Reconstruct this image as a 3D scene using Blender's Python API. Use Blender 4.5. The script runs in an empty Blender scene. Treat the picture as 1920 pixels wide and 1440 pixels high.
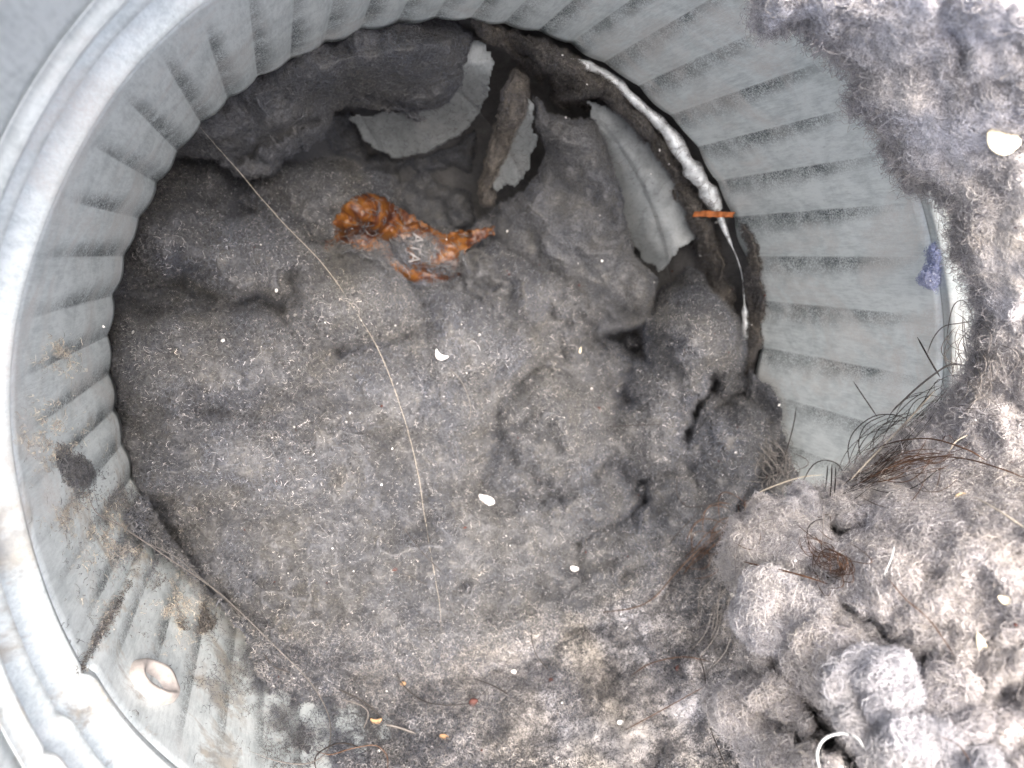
import bpy, math, random
import numpy as np
from mathutils import Vector, Matrix
from mathutils.bvhtree import BVHTree

# 1 unit = 10 cm.  The duct's axis is +z, its crimped end lies in the plane z = 0, the camera looks down into it.
scene = bpy.context.scene
rng = np.random.default_rng(7)
random.seed(7)
radians = math.radians

# ------------------------------------------------------------------ camera
W, H, F = 1920.0, 1440.0, 1300.0
VPX, VPY = 526.3, 479.1                       # where the duct's axis direction meets the photograph
R0 = 0.5                                      # duct radius
nv = Vector((VPX - W/2, H/2 - VPY, -F)).normalized()
ROT = nv.rotation_difference(Vector((0, 0, -1))).to_matrix()
CAMZ = 1.006
hd = ROT @ Vector((901.9 - W/2, H/2 - 701.2, -F))
CAM = Vector((0, 0, 0)) - hd * (CAMZ / -hd.z)
cam = bpy.data.cameras.new('camera')
cam.sensor_width = 36.0
cam.lens = F / W * 36.0
cam.clip_start, cam.clip_end = 0.01, 50
camo = bpy.data.objects.new('camera', cam)
camo.matrix_world = Matrix.Translation(CAM) @ ROT.to_4x4()
scene.collection.objects.link(camo)
scene.camera = camo
cam.dof.use_dof = True
cam.dof.focus_distance = 0.76
cam.dof.aperture_fstop = 4.5

# ------------------------------------------------------------------ light
SUN_EL, SUN_AZ = radians(74), radians(110)      # azimuth measured from +x (image right) towards +y
world = bpy.data.worlds.new('World')
scene.world = world
world.use_nodes = True
wn = world.node_tree.nodes
sky = wn.new('ShaderNodeTexSky')
sky.sky_type = 'NISHITA'
sky.sun_disc = False
sky.sun_elevation = SUN_EL
sky.sun_rotation = math.pi/2 - SUN_AZ
sky.air_density, sky.dust_density, sky.ozone_density = 0.45, 10.0, 0.3
wn['Background'].inputs['Strength'].default_value = 0.15
world.node_tree.links.new(sky.outputs[0], wn['Background'].inputs['Color'])
sl = bpy.data.lights.new('sun', 'SUN')
sl.energy = 0.7
sl.angle = radians(46)
sl.color = (1.0, 0.985, 0.955)
so = bpy.data.objects.new('sun', sl)
sd = Vector((math.cos(SUN_EL)*math.cos(SUN_AZ), math.cos(SUN_EL)*math.sin(SUN_AZ), math.sin(SUN_EL)))
so.rotation_euler = sd.to_track_quat('Z', 'Y').to_euler()
so.location = (0, 0, 4)
scene.collection.objects.link(so)
scene.view_settings.view_transform = 'Standard'
scene.view_settings.look = 'None'
scene.view_settings.gamma = 1
scene.view_settings.exposure = 2.08
scene.cycles_curves.shape = 'RIBBONS'
scene.cycles_curves.subdivisions = 2

# ------------------------------------------------------------------ object helpers
def tag(o, label=None, cat=None, group=None, kind=None):
    if label: o['label'] = label
    if cat: o['category'] = cat
    if group: o['group'] = group
    if kind: o['kind'] = kind
    return o

def mesh_obj(name, verts, faces, mat, parent=None, smooth=True):
    """one mesh object from arrays; faces is (n,4) or (n,3) or a list of tuples"""
    me = bpy.data.meshes.new(name)
    v = np.asarray(verts, dtype=np.float32).reshape(-1, 3)
    if isinstance(faces, np.ndarray):
        n, k = faces.shape
        me.vertices.add(len(v)); me.vertices.foreach_set('co', v.ravel())
        me.loops.add(n*k); me.loops.foreach_set('vertex_index', faces.astype(np.int32).ravel())
        me.polygons.add(n); me.polygons.foreach_set('loop_start', np.arange(0, n*k, k, dtype=np.int32))
        me.update(calc_edges=True)
    else:
        me.from_pydata(v.tolist(), [], faces)
    if smooth:
        me.polygons.foreach_set('use_smooth', np.ones(len(me.polygons), dtype=bool))
    me.materials.append(mat)
    o = bpy.data.objects.new(name, me)
    scene.collection.objects.link(o)
    if parent is not None: o.parent = parent
    return o

def empty(name, loc=(0, 0, 0)):
    o = bpy.data.objects.new(name, None)
    o.location = loc
    o.empty_display_size = 0.02
    scene.collection.objects.link(o)
    return o

# ------------------------------------------------------------------ materials
def new_mat(name):
    m = bpy.data.materials.new(name); m.use_nodes = True
    nt = m.node_tree
    return m, nt, nt.nodes, nt.links, nt.nodes['Principled BSDF']

def noise(nt, co, scale, detail=4, rough=0.6, dist=0.0):
    n = nt.nodes.new('ShaderNodeTexNoise')
    n.inputs['Scale'].default_value = scale; n.inputs['Detail'].default_value = detail
    n.inputs['Roughness'].default_value = rough; n.inputs['Distortion'].default_value = dist
    if co is not None: nt.links.new(co, n.inputs['Vector'])
    return n.outputs['Fac']

def ramp(nt, fac, stops):
    r = nt.nodes.new('ShaderNodeValToRGB')
    el = r.color_ramp.elements
    while len(el) > 1: el.remove(el[-1])
    el[0].position = stops[0][0]; el[0].color = (*stops[0][1], 1)
    for p, c in stops[1:]:
        e = el.new(p); e.color = (*c, 1)
    nt.links.new(fac, r.inputs['Fac'])
    return r.outputs['Color']

def g(v): return (v, v, v)

def mix(nt, fac, a, b, mode='MIX'):
    n = nt.nodes.new('ShaderNodeMix'); n.data_type = 'RGBA'; n.blend_type = mode
    for s, val in ((n.inputs[0], fac), (n.inputs[6], a), (n.inputs[7], b)):
        if isinstance(val, (int, float)): s.default_value = val
        elif isinstance(val, tuple): s.default_value = (*val, 1)
        else: nt.links.new(val, s)
    return n.outputs[2]

def math_n(nt, op, a, b=None, clamp=False):
    n = nt.nodes.new('ShaderNodeMath'); n.operation = op; n.use_clamp = clamp
    for i, v in enumerate((a, b)):
        if v is None: continue
        if isinstance(v, (int, float)): n.inputs[i].default_value = v
        else: nt.links.new(v, n.inputs[i])
    return n.outputs[0]

def bump(nt, height, strength, dist):
    b = nt.nodes.new('ShaderNodeBump')
    b.inputs['Strength'].default_value = strength; b.inputs['Distance'].default_value = dist
    nt.links.new(height, b.inputs['Height'])
    return b.outputs['Normal']

def objco(nt):
    return nt.nodes.new('ShaderNodeTexCoord').outputs['Object']

LINT = {}
def lint_mat(key, a, b, c):
    """felted lint: a dark, b mid, c pale tone of the fibre mix"""
    if key in LINT: return LINT[key]
    m, nt, N, L, bs = new_mat('lint_' + key)
    co = objco(nt)
    f1 = noise(nt, co, 260, 3, 0.65)
    f2 = noise(nt, co, 34, 4, 0.6)
    f3 = noise(nt, co, 9, 3, 0.5)
    col = ramp(nt, f1, [(0.30, a), (0.5, b), (0.68, c)])
    tint = ramp(nt, f2, [(0.32, (0.84, 0.86, 0.90)), (0.52, g(1.0)), (0.7, (1.10, 1.07, 1.0))])
    col = mix(nt, 1.0, col, tint, 'MULTIPLY')
    tint2 = ramp(nt, f3, [(0.35, (0.88, 0.89, 0.91)), (0.65, (1.08, 1.06, 1.02))])
    col = mix(nt, 1.0, col, tint2, 'MULTIPLY')
    L.new(col, bs.inputs['Base Color'])
    bs.inputs['Roughness'].default_value = 1.0
    bs.inputs['Specular IOR Level'].default_value = 0.05
    h = math_n(nt, 'ADD', f1, math_n(nt, 'MULTIPLY', noise(nt, co, 90, 3), 1.5))
    L.new(bump(nt, h, 0.55, 0.005), bs.inputs['Normal'])
    LINT[key] = m
    return m

def fibre_mat():
    m, nt, N, L, bs = new_mat('lint_fibre')
    at = N.new('ShaderNodeAttribute'); at.attribute_name = 'fibre_color'
    L.new(at.outputs['Color'], bs.inputs['Base Color'])
    bs.inputs['Roughness'].default_value = 0.75
    bs.inputs['Specular IOR Level'].default_value = 0.15
    return m
FIBRE = fibre_mat()

def plain_mat(name, col, rough=0.6, metal=0.0, spec=0.4, var=0.25, scale=120, bumpd=0.0, trans=0.0):
    m, nt, N, L, bs = new_mat(name)
    co = objco(nt)
    f = noise(nt, co, scale, 4)
    lo = tuple(x*(1-var) for x in col); hi = tuple(min(1, x*(1+var)) for x in col)
    L.new(ramp(nt, f, [(0.3, lo), (0.7, hi)]), bs.inputs['Base Color'])
    bs.inputs['Roughness'].default_value = rough; bs.inputs['Metallic'].default_value = metal
    bs.inputs['Specular IOR Level'].default_value = spec
    if bumpd: L.new(bump(nt, f, 0.7, bumpd), bs.inputs['Normal'])
    if trans: bs.inputs['Transmission Weight'].default_value = trans
    return m

def zinc_mat(name, dark, light, rough=0.42, metal=0.85, dirt=1.0):
    """galvanised sheet: spangle mottling, fine streaks round the duct, white oxide and brown dust stains"""
    m, nt, N, L, bs = new_mat(name)
    co = objco(nt)
    mp = N.new('ShaderNodeMapping'); mp.inputs['Scale'].default_value = (1, 1, 0.22)
    L.new(co, mp.inputs['Vector'])
    f1 = noise(nt, mp.outputs[0], 240, 5, 0.75)
    f2 = noise(nt, co, 26, 4, 0.62, 0.6)
    f3 = noise(nt, co, 420, 2, 0.6)
    spang = math_n(nt, 'ADD', math_n(nt, 'MULTIPLY', f1, 0.55), math_n(nt, 'MULTIPLY', f2, 0.45))
    col = ramp(nt, spang, [(0.38, dark), (0.47, tuple((a+b)/2 for a, b in zip(dark, light))), (0.56, light)])
    at = N.new('ShaderNodeAttribute'); at.attribute_name = 'mottle_shade'
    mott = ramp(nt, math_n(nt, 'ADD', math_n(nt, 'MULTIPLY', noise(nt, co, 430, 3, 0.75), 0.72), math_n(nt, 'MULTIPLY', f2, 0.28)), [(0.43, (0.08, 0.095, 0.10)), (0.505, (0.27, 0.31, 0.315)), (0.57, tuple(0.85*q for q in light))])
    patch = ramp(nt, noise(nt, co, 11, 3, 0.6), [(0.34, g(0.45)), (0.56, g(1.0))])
    col = mix(nt, math_n(nt, 'MULTIPLY', at.outputs['Fac'], patch), col, mott)  # one facet of each flute darkened, its shading mixed into the colour
    # white oxide bloom
    ox = ramp(nt, noise(nt, co, 7.5, 5, 0.65, 0.8), [(0.50, g(0)), (0.66, g(1))])
    oxf = math_n(nt, 'MULTIPLY', math_n(nt, 'MULTIPLY', ox, min(1.0, dirt+0.15)), ramp(nt, f3, [(0.3, g(0.35)), (0.7, g(0.9))]))
    col = mix(nt, oxf, col, (0.62, 0.61, 0.58))
    # dust stains, strongest low on the left of the duct
    sx = N.new('ShaderNodeSeparateXYZ'); L.new(co, sx.inputs[0])
    side = N.new('ShaderNodeVectorMath'); side.operation = 'DOT_PRODUCT'
    side.inputs[1].default_value = (-0.88, -0.47, 0)
    L.new(co, side.inputs[0])
    reach = ramp(nt, side.outputs['Value'], [(0.40, g(0)), (0.49, g(1))])
    spots = ramp(nt, noise(nt, co, 13, 5, 0.7, 0.4), [(0.53, g(0)), (0.64, g(1))])
    st = math_n(nt, 'MULTIPLY', math_n(nt, 'MULTIPLY', reach, spots), 0.75*dirt)
    brown = ramp(nt, noise(nt, co, 60, 4), [(0.35, (0.17, 0.15, 0.13)), (0.6, (0.42, 0.36, 0.27))])
    col = mix(nt, st, col, brown)
    L.new(col, bs.inputs['Base Color'])
    met = math_n(nt, 'SUBTRACT', metal, math_n(nt, 'MULTIPLY', math_n(nt, 'MAXIMUM', oxf, st), metal*0.9), True)
    L.new(met, bs.inputs['Metallic'])
    rg = math_n(nt, 'ADD', math_n(nt, 'MULTIPLY', f1, 0.28), rough - 0.14)
    L.new(rg, bs.inputs['Roughness'])
    hh = math_n(nt, 'ADD', math_n(nt, 'MULTIPLY', f1, 1.0), math_n(nt, 'MULTIPLY', f3, 0.5))
    L.new(bump(nt, hh, 0.35, 0.0022), bs.inputs['Normal'])
    return m

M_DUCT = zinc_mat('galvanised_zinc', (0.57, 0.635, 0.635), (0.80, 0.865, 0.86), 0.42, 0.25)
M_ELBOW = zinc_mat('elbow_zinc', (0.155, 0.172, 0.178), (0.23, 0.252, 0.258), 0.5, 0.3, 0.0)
M_ELBOW_SHADE = zinc_mat('elbow_zinc_shade', (0.055, 0.055, 0.055), (0.10, 0.10, 0.10), 0.7, 0.1, 0.0)  # darker copy of the elbow zinc, with the gaps' shade in its colour
M_SUNLIT = plain_mat('sunlit_zinc', (0.72, 0.76, 0.77), 0.5, 0.3, 0.4, 0.3, 70, 0.004)  # sunlight on the elbow wall painted in as a lighter zinc

# ------------------------------------------------------------------ pixel lattice, rays
G = 3
X0, Y0 = -60, -60
NX, NY = int((1990 - X0)//G) + 1, int((1510 - Y0)//G) + 1
PX, PY = np.meshgrid(X0 + G*np.arange(NX), Y0 + G*np.arange(NY))
RM = np.array(ROT)
CA = np.array(CAM)
def dirs(px, py):
    v = np.stack([np.asarray(px, float) - W/2, H/2 - np.asarray(py, float), np.full(np.shape(px), -F)], -1)
    v /= np.linalg.norm(v, axis=-1, keepdims=True)
    return v @ RM.T
D = dirs(PX, PY)
def t_plane(d, z): return (z - CA[2]) / d[..., 2]
def t_cyl(d, r):
    a = d[..., 0]**2 + d[..., 1]**2
    b = CA[0]*d[..., 0] + CA[1]*d[..., 1]
    c = CA[0]**2 + CA[1]**2 - r*r
    disc = np.maximum(b*b - a*c, 0)
    return (-b + np.sqrt(disc)) / np.maximum(a, 1e-9)
def project(p):
    q = (np.asarray(p) - CA) @ RM
    return W/2 + F*q[..., 0]/-q[..., 2], H/2 - F*q[..., 1]/-q[..., 2]

# smooth lattice noise
def vnoise(x, y, seed):
    r = np.random.default_rng(seed); T = r.random((256, 256))*2 - 1
    xi, yi = np.floor(x).astype(int), np.floor(y).astype(int)
    fx, fy = x - xi, y - yi
    fx = fx*fx*fx*(fx*(fx*6-15)+10); fy = fy*fy*fy*(fy*(fy*6-15)+10)
    x0, x1, y0, y1 = xi & 255, (xi+1) & 255, yi & 255, (yi+1) & 255
    return (T[y0, x0]*(1-fx)+T[y0, x1]*fx)*(1-fy) + (T[y1, x0]*(1-fx)+T[y1, x1]*fx)*fy
def fbm(x, y, size, seed, octv=4, gain=0.5):
    s, a, tot = np.zeros(np.shape(x)), 1.0, 0.0
    for k in range(octv):
        c, sn = math.cos(0.7*k+0.3), math.sin(0.7*k+0.3)
        s += a*vnoise((x*c - y*sn)/size + 17*k, (x*sn + y*c)/size + 31*k, seed+k)
        tot += a; a *= gain; size *= 0.5
    return s/tot*1.4
def sstep(a, b, x):
    t = np.clip((x-a)/(b-a), 0, 1); return t*t*(3-2*t)

# ------------------------------------------------------------------ the duct the camera looks into
def flute_u(th):
    ph = th*53 + 13*np.sin(th-2.75) + 0.8*np.sin(th*3+1) + 0.5*np.sin(th*7+2)
    return ph/(2*np.pi) - np.floor(ph/(2*np.pi))
def wall_radius(th, z):
    """profile of the duct wall: flutes that fade towards the bead, two rolled beads, a lap seam"""
    fl = sstep(0.385, 0.03, z)
    ph = th*53 + 13*np.sin(th-2.75) + 0.8*np.sin(th*3+1) + 0.5*np.sin(th*7+2)
    k = np.floor(ph/(2*np.pi)).astype(int)
    amp = (0.7 + 0.6*np.random.default_rng(3).random(200))[k % 200]
    u = ph/(2*np.pi) - k
    # asymmetric flute: broad flat, crisp narrow valley
    prof = np.where(u < 0.66, np.sin(np.pi*u/0.66)*-0.35, np.sin(np.pi*(u-0.66)/0.34)*0.75)
    prof = prof*0.6 + 0.4*np.cos(2*np.pi*(u-0.83))*0.55
    r = R0 + 0.0038*amp*fl*prof
    wob = 0.0016*np.sin(5*th+1) + 0.001*np.sin(11*th)
    r = r + wob
    b1 = np.exp(-((z-0.404)/0.016)**2); b2 = np.exp(-((z-0.450)/0.014)**2)
    r = r + 0.020*b1 + 0.017*b2
    r = r - 0.006*np.exp(-((z-0.376)/0.007)**2) - 0.003*np.exp(-((z-0.4275)/0.004)**2) - 0.006*np.exp(-((z-0.478)/0.008)**2)
    # lap seam low on the left: one edge of the sheet lies over the other
    dth = (th - SEAM + np.pi) % (2*np.pi) - np.pi
    lap = np.where(dth > 0, np.exp(-dth/0.16), 0.0)
    r = r - 0.006*lap + 0.0035*np.exp(-(dth/0.012)**2)
    return r
pp = CA + dirs(200., 1165.)*t_cyl(dirs(200., 1165.), R0)
SEAM = math.atan2(pp[1], pp[0])

duct = empty('metal_duct', (0, 0, 0))
tag(duct, 'round galvanised metal duct seen from inside, fluted wall ending in a scalloped edge', 'duct')
def revolve(name, z0, z1, nz, mat, parent, nth=2112, flip=False, zs=None):
    zs = np.linspace(z0, z1, nz) if zs is None else zs
    th = np.linspace(0, 2*np.pi, nth, endpoint=False)
    TH, Z = np.meshgrid(th, zs)
    zz = Z + np.where(Z < 0.01, 0.004*np.sin(9*TH) + 0.003*np.sin(23*TH+1), 0)
    r = wall_radius(TH, Z)
    v = np.stack([r*np.cos(TH), r*np.sin(TH), zz], -1).reshape(-1, 3)
    i = np.arange(len(zs)-1)[:, None]*nth; j = np.arange(nth)[None, :]; j2 = (j+1) % nth
    f = np.stack([i+j, i+nth+j, i+nth+j2, i+j2], -1).reshape(-1, 4)
    o = mesh_obj(name, v, f, mat, parent)
    # mottled spangle along one facet of each flute, its shading painted in as colour
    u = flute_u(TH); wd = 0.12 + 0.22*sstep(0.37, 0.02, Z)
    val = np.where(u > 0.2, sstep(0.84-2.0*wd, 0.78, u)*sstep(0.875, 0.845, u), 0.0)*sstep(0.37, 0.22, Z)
    at = o.data.attributes.new('mottle_shade', 'FLOAT', 'POINT'); at.data.foreach_set('value', val.astype(np.float32).ravel())
    s = o.modifiers.new('sheet', 'SOLIDIFY'); s.thickness = 0.0016; s.offset = -1 if flip else 1
    return o
wallz = np.concatenate([np.linspace(0.0, 0.36, 26)])
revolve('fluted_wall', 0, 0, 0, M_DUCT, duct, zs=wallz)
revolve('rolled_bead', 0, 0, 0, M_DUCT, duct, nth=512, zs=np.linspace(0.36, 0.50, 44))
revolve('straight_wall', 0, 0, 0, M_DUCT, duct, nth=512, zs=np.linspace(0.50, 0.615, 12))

def wall_point(px, py, off=0.0):
    d = dirs(float(px), float(py)); t = t_cyl(d, R0 - off); return CA + d*t

# pressed oval clinch on the wall, lower left
def clinch():
    c = wall_point(280, 1284)
    nrm = -np.array([c[0], c[1], 0]); nrm /= np.linalg.norm(nrm)
    e1 = (wall_point(316, 1319) - wall_point(244, 1250))/2
    e2 = (wall_point(301, 1262) - wall_point(257, 1306))/2
    a, b = 1.0, 1.0
    n, rings = 64, [(1.28, -0.004), (1.08, 0.001), (1.0, 0.008), (0.88, 0.014), (0.72, 0.0135), (0.58, 0.006), (0.46, -0.004), (0.3, -0.008), (0.08, -0.009)]
    v, f = [], []
    for k, (s, h) in enumerate(rings):
        for i in range(n):
            an = 2*math.pi*i/n
            wob = 1 + 0.05*math.sin(2*an+1) + 0.03*math.sin(5*an)
            v.append(c + e1*(a*s*wob*math.cos(an)) + e2*(b*(s-0.12)*wob*math.sin(an)) + nrm*(h + 0.0012*math.sin(3*an+k)))
        if k:
            for i in range(n):
                f.append(((k-1)*n+i, (k-1)*n+(i+1) % n, k*n+(i+1) % n, k*n+i))
    f.append(tuple(range((len(rings)-1)*n, len(rings)*n)))
    o = mesh_obj('clinch_dimple', v, f, plain_mat('dusty_zinc', (0.52, 0.48, 0.445), 0.6, 0.1, 0.4, 0.22, 70, 0.002), duct)
    tag(o, 'raised oval ring pressed into the wall')
clinch()

# ------------------------------------------------------------------ the elbow behind the scalloped edge
elbow = empty('elbow_pipe', (0, 0, -0.02))
tag(elbow, 'dull grey sheet metal elbow deep behind the scalloped edge, showing between lint slabs', 'pipe elbow')
RC, RE, ZS = 0.66, 0.524, 0.66
def elbow_ring(phi, n=96, r=RE):
    c = np.array([-RC + RC*math.cos(phi), 0, -0.02 - ZS*RC*math.sin(phi)])
    out = np.array([math.cos(phi), 0, -ZS*math.sin(phi)])
    a = np.linspace(0, 2*np.pi, n, endpoint=False)
    return c + r*np.cos(a)[:, None]*out + r*np.sin(a)[:, None]*np.array([0, 1, 0])
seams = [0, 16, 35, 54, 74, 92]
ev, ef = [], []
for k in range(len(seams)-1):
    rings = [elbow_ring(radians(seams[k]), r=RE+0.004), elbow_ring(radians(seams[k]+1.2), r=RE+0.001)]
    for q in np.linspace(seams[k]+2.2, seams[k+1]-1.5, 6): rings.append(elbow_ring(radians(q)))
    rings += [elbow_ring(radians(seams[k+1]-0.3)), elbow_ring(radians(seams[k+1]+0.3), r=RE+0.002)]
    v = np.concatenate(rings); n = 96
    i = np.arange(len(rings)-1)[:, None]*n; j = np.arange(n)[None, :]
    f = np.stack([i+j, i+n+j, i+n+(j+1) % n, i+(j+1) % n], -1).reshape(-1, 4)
    o = mesh_obj('gore', v - np.array([0, 0, -0.02]), f, M_ELBOW_SHADE, elbow)
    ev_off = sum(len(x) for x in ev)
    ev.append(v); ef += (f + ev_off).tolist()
BV = BVHTree.FromPolygons([Vector(p) for p in np.concatenate(ev)], ef)
# collar of the elbow round the duct's crimped end
th = np.linspace(0, 2*np.pi, 96, endpoint=False)
cv = np.concatenate([np.stack([r*np.cos(th), r*np.sin(th), 0*th+z+0.02], -1) for r, z in ((0.536, -0.03), (0.526, -0.018), (0.526, 0.3), (0.505, 0.31))])
ii = np.arange(3)[:, None]*96; jj = np.arange(96)[None, :]
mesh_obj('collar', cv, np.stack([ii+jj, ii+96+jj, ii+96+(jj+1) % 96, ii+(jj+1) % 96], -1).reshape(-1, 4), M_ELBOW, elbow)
# ------------------------------------------------------------------ lint built as felted sheets with real thickness
TB = np.minimum(t_cyl(D, R0 - 0.002), 9.0)           # nearest surface along each lattice ray, updated as sheets are laid
hole = (PX - 812)**2 + (PY - 650)**2 < 640**2
TWALL = TB.copy()
TE = np.full(PX.shape, 3.0)
for jj, ii in zip(*np.nonzero(hole)):
    if (jj + ii) % 2: continue
    hit = BV.ray_cast(CAM, Vector(D[jj, ii]))
    if hit[0] is not None: TE[jj, ii] = hit[3]
filled = TE < 2.99
nb = np.stack([np.roll(TE, s, ax) for s, ax in ((1, 0), (-1, 0), (1, 1), (-1, 1))])
nbm = np.where(nb < 2.99, nb, np.nan)
with np.errstate(all='ignore'):
    import warnings; warnings.simplefilter('ignore')
    avg = np.nanmean(nbm, 0)
TE = np.where(filled, TE, np.where(np.isnan(avg), 3.0, avg))
wz = CA[2] + D[..., 2]*TWALL
TB = np.where(wz < 0.0, TE, TWALL)

def poly_sd(pts, wob=6.0, seed=1, wsize=26):
    """signed distance in lattice pixels to a closed outline, its edge frayed by noise (positive inside)"""
    p = np.array(pts, float); q = np.roll(p, -1, 0)
    x0, x1 = int((p[:, 0].min()-40-X0)//G), int((p[:, 0].max()+40-X0)//G)
    y0, y1 = int((p[:, 1].min()-40-Y0)//G), int((p[:, 1].max()+40-Y0)//G)
    x0, y0, x1, y1 = max(x0, 0), max(y0, 0), min(x1, NX-1), min(y1, NY-1)
    sx, sy = PX[y0:y1+1, x0:x1+1].astype(float), PY[y0:y1+1, x0:x1+1].astype(float)
    ax = sx + wob*fbm(sx, sy, wsize, seed*13+1, 4, 0.6)*1.3
    ay = sy + wob*fbm(sx, sy, wsize, seed*13+7, 4, 0.6)*1.3
    dist = np.full(sx.shape, 1e9); ins = np.zeros(sx.shape, bool)
    for (xa, ya), (xb, yb) in zip(p, q):
        ex, ey = xb-xa, yb-ya
        t = np.clip(((ax-xa)*ex + (ay-ya)*ey)/max(ex*ex+ey*ey, 1e-9), 0, 1)
        dist = np.minimum(dist, np.hypot(ax-xa-t*ex, ay-ya-t*ey))
        c = ((ya > ay) != (yb > ay))
        if yb != ya: ins ^= c & (ax < (xb-xa)*(ay-ya)/(yb-ya)+xa)
    return np.where(ins, dist, -dist), (slice(y0, y1+1), slice(x0, x1+1))

def lumps_field(x, y, lumps, seed, warp=24, wsize=70):
    wx = x + warp*fbm(x, y, wsize, seed+100, 4, 0.55)
    wy = y + warp*fbm(x, y, wsize, seed+200, 4, 0.55)
    h = np.zeros(x.shape)
    for cx, cy, rx, ry, hh in lumps:
        e = np.maximum(1 - ((wx-cx)/(1.12*rx))**2 - ((wy-cy)/(1.12*ry))**2, 0)
        h += (hh*e**0.72)**3.2
    return h**(1/3.2)
def line_carve(x, y, pts, w, depth, seed):
    wx = x + 7*fbm(x, y, 24, seed+5, 3, 0.6); wy = y + 7*fbm(x, y, 24, seed+9, 3, 0.6)
    d = np.full(x.shape, 1e9)
    for (xa, ya), (xb, yb) in zip(pts[:-1], pts[1:]):
        ex, ey = xb-xa, yb-ya
        t = np.clip(((wx-xa)*ex+(wy-ya)*ey)/(ex*ex+ey*ey), 0, 1)
        d = np.minimum(d, np.hypot(wx-xa-t*ex, wy-ya-t*ey))
    w = w*np.clip(0.85+0.9*fbm(x, y, 30, seed+3, 3, 0.6), 0.15, 2)
    return -depth*np.exp(-(d/w)**2.2)

FIBRES = []
def sheet(name, t, sd, win, mat, parent=None, keep=-G*0.9):
    """triangulate the lattice window where sd > keep into one mesh; record depth"""
    m = sd > keep
    c = m[:-1, :-1] & m[1:, :-1] & m[:-1, 1:] & m[1:, 1:]
    use = np.zeros(m.shape, bool)
    use[:-1, :-1] |= c; use[1:, :-1] |= c; use[:-1, 1:] |= c; use[1:, 1:] |= c
    idx = np.full(m.shape, -1); idx[use] = np.arange(use.sum())
    d = D[win]
    v = (CA + d*t[..., None])[use]
    f = np.stack([idx[:-1, :-1][c], idx[1:, :-1][c], idx[1:, 1:][c], idx[:-1, 1:][c]], -1)
    base = v.mean(0)
    o = mesh_obj(name, v - base, f, mat, parent)
    o.location = base
    sub = TB[win]
    TB[win] = np.where(use & (sd > 0), np.minimum(sub, t), sub)
    o['_n'] = 0; del o['_n']
    return o, v, f, base

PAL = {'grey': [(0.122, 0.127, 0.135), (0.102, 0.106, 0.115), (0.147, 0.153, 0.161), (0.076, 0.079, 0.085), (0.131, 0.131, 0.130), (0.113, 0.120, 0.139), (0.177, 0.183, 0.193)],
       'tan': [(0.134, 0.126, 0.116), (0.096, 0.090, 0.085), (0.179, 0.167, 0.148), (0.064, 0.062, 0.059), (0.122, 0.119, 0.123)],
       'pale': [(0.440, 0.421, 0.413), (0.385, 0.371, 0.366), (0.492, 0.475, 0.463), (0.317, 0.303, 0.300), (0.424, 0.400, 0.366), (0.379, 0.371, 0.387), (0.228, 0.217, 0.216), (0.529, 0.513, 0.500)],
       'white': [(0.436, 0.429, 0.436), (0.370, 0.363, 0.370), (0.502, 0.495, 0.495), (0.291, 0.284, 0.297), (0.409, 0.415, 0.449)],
       'bright': [(0.425, 0.422, 0.424), (0.384, 0.382, 0.385), (0.459, 0.456, 0.459), (0.334, 0.329, 0.337), (0.413, 0.416, 0.435)],
       'dust': [(0.34, 0.315, 0.28), (0.46, 0.415, 0.34), (0.26, 0.25, 0.24), (0.20, 0.195, 0.19), (0.50, 0.47, 0.42)],
       'silver': [(0.776, 0.761, 0.752), (0.698, 0.684, 0.677), (0.815, 0.800, 0.798), (0.582, 0.567, 0.566), (0.757, 0.728, 0.697)],
       'blue': [(0.370, 0.413, 0.605), (0.457, 0.491, 0.652), (0.294, 0.335, 0.488), (0.533, 0.568, 0.675)],
       'dark': [(0.06, 0.05, 0.045), (0.09, 0.07, 0.055), (0.04, 0.035, 0.03), (0.14, 0.12, 0.11)]}

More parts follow.
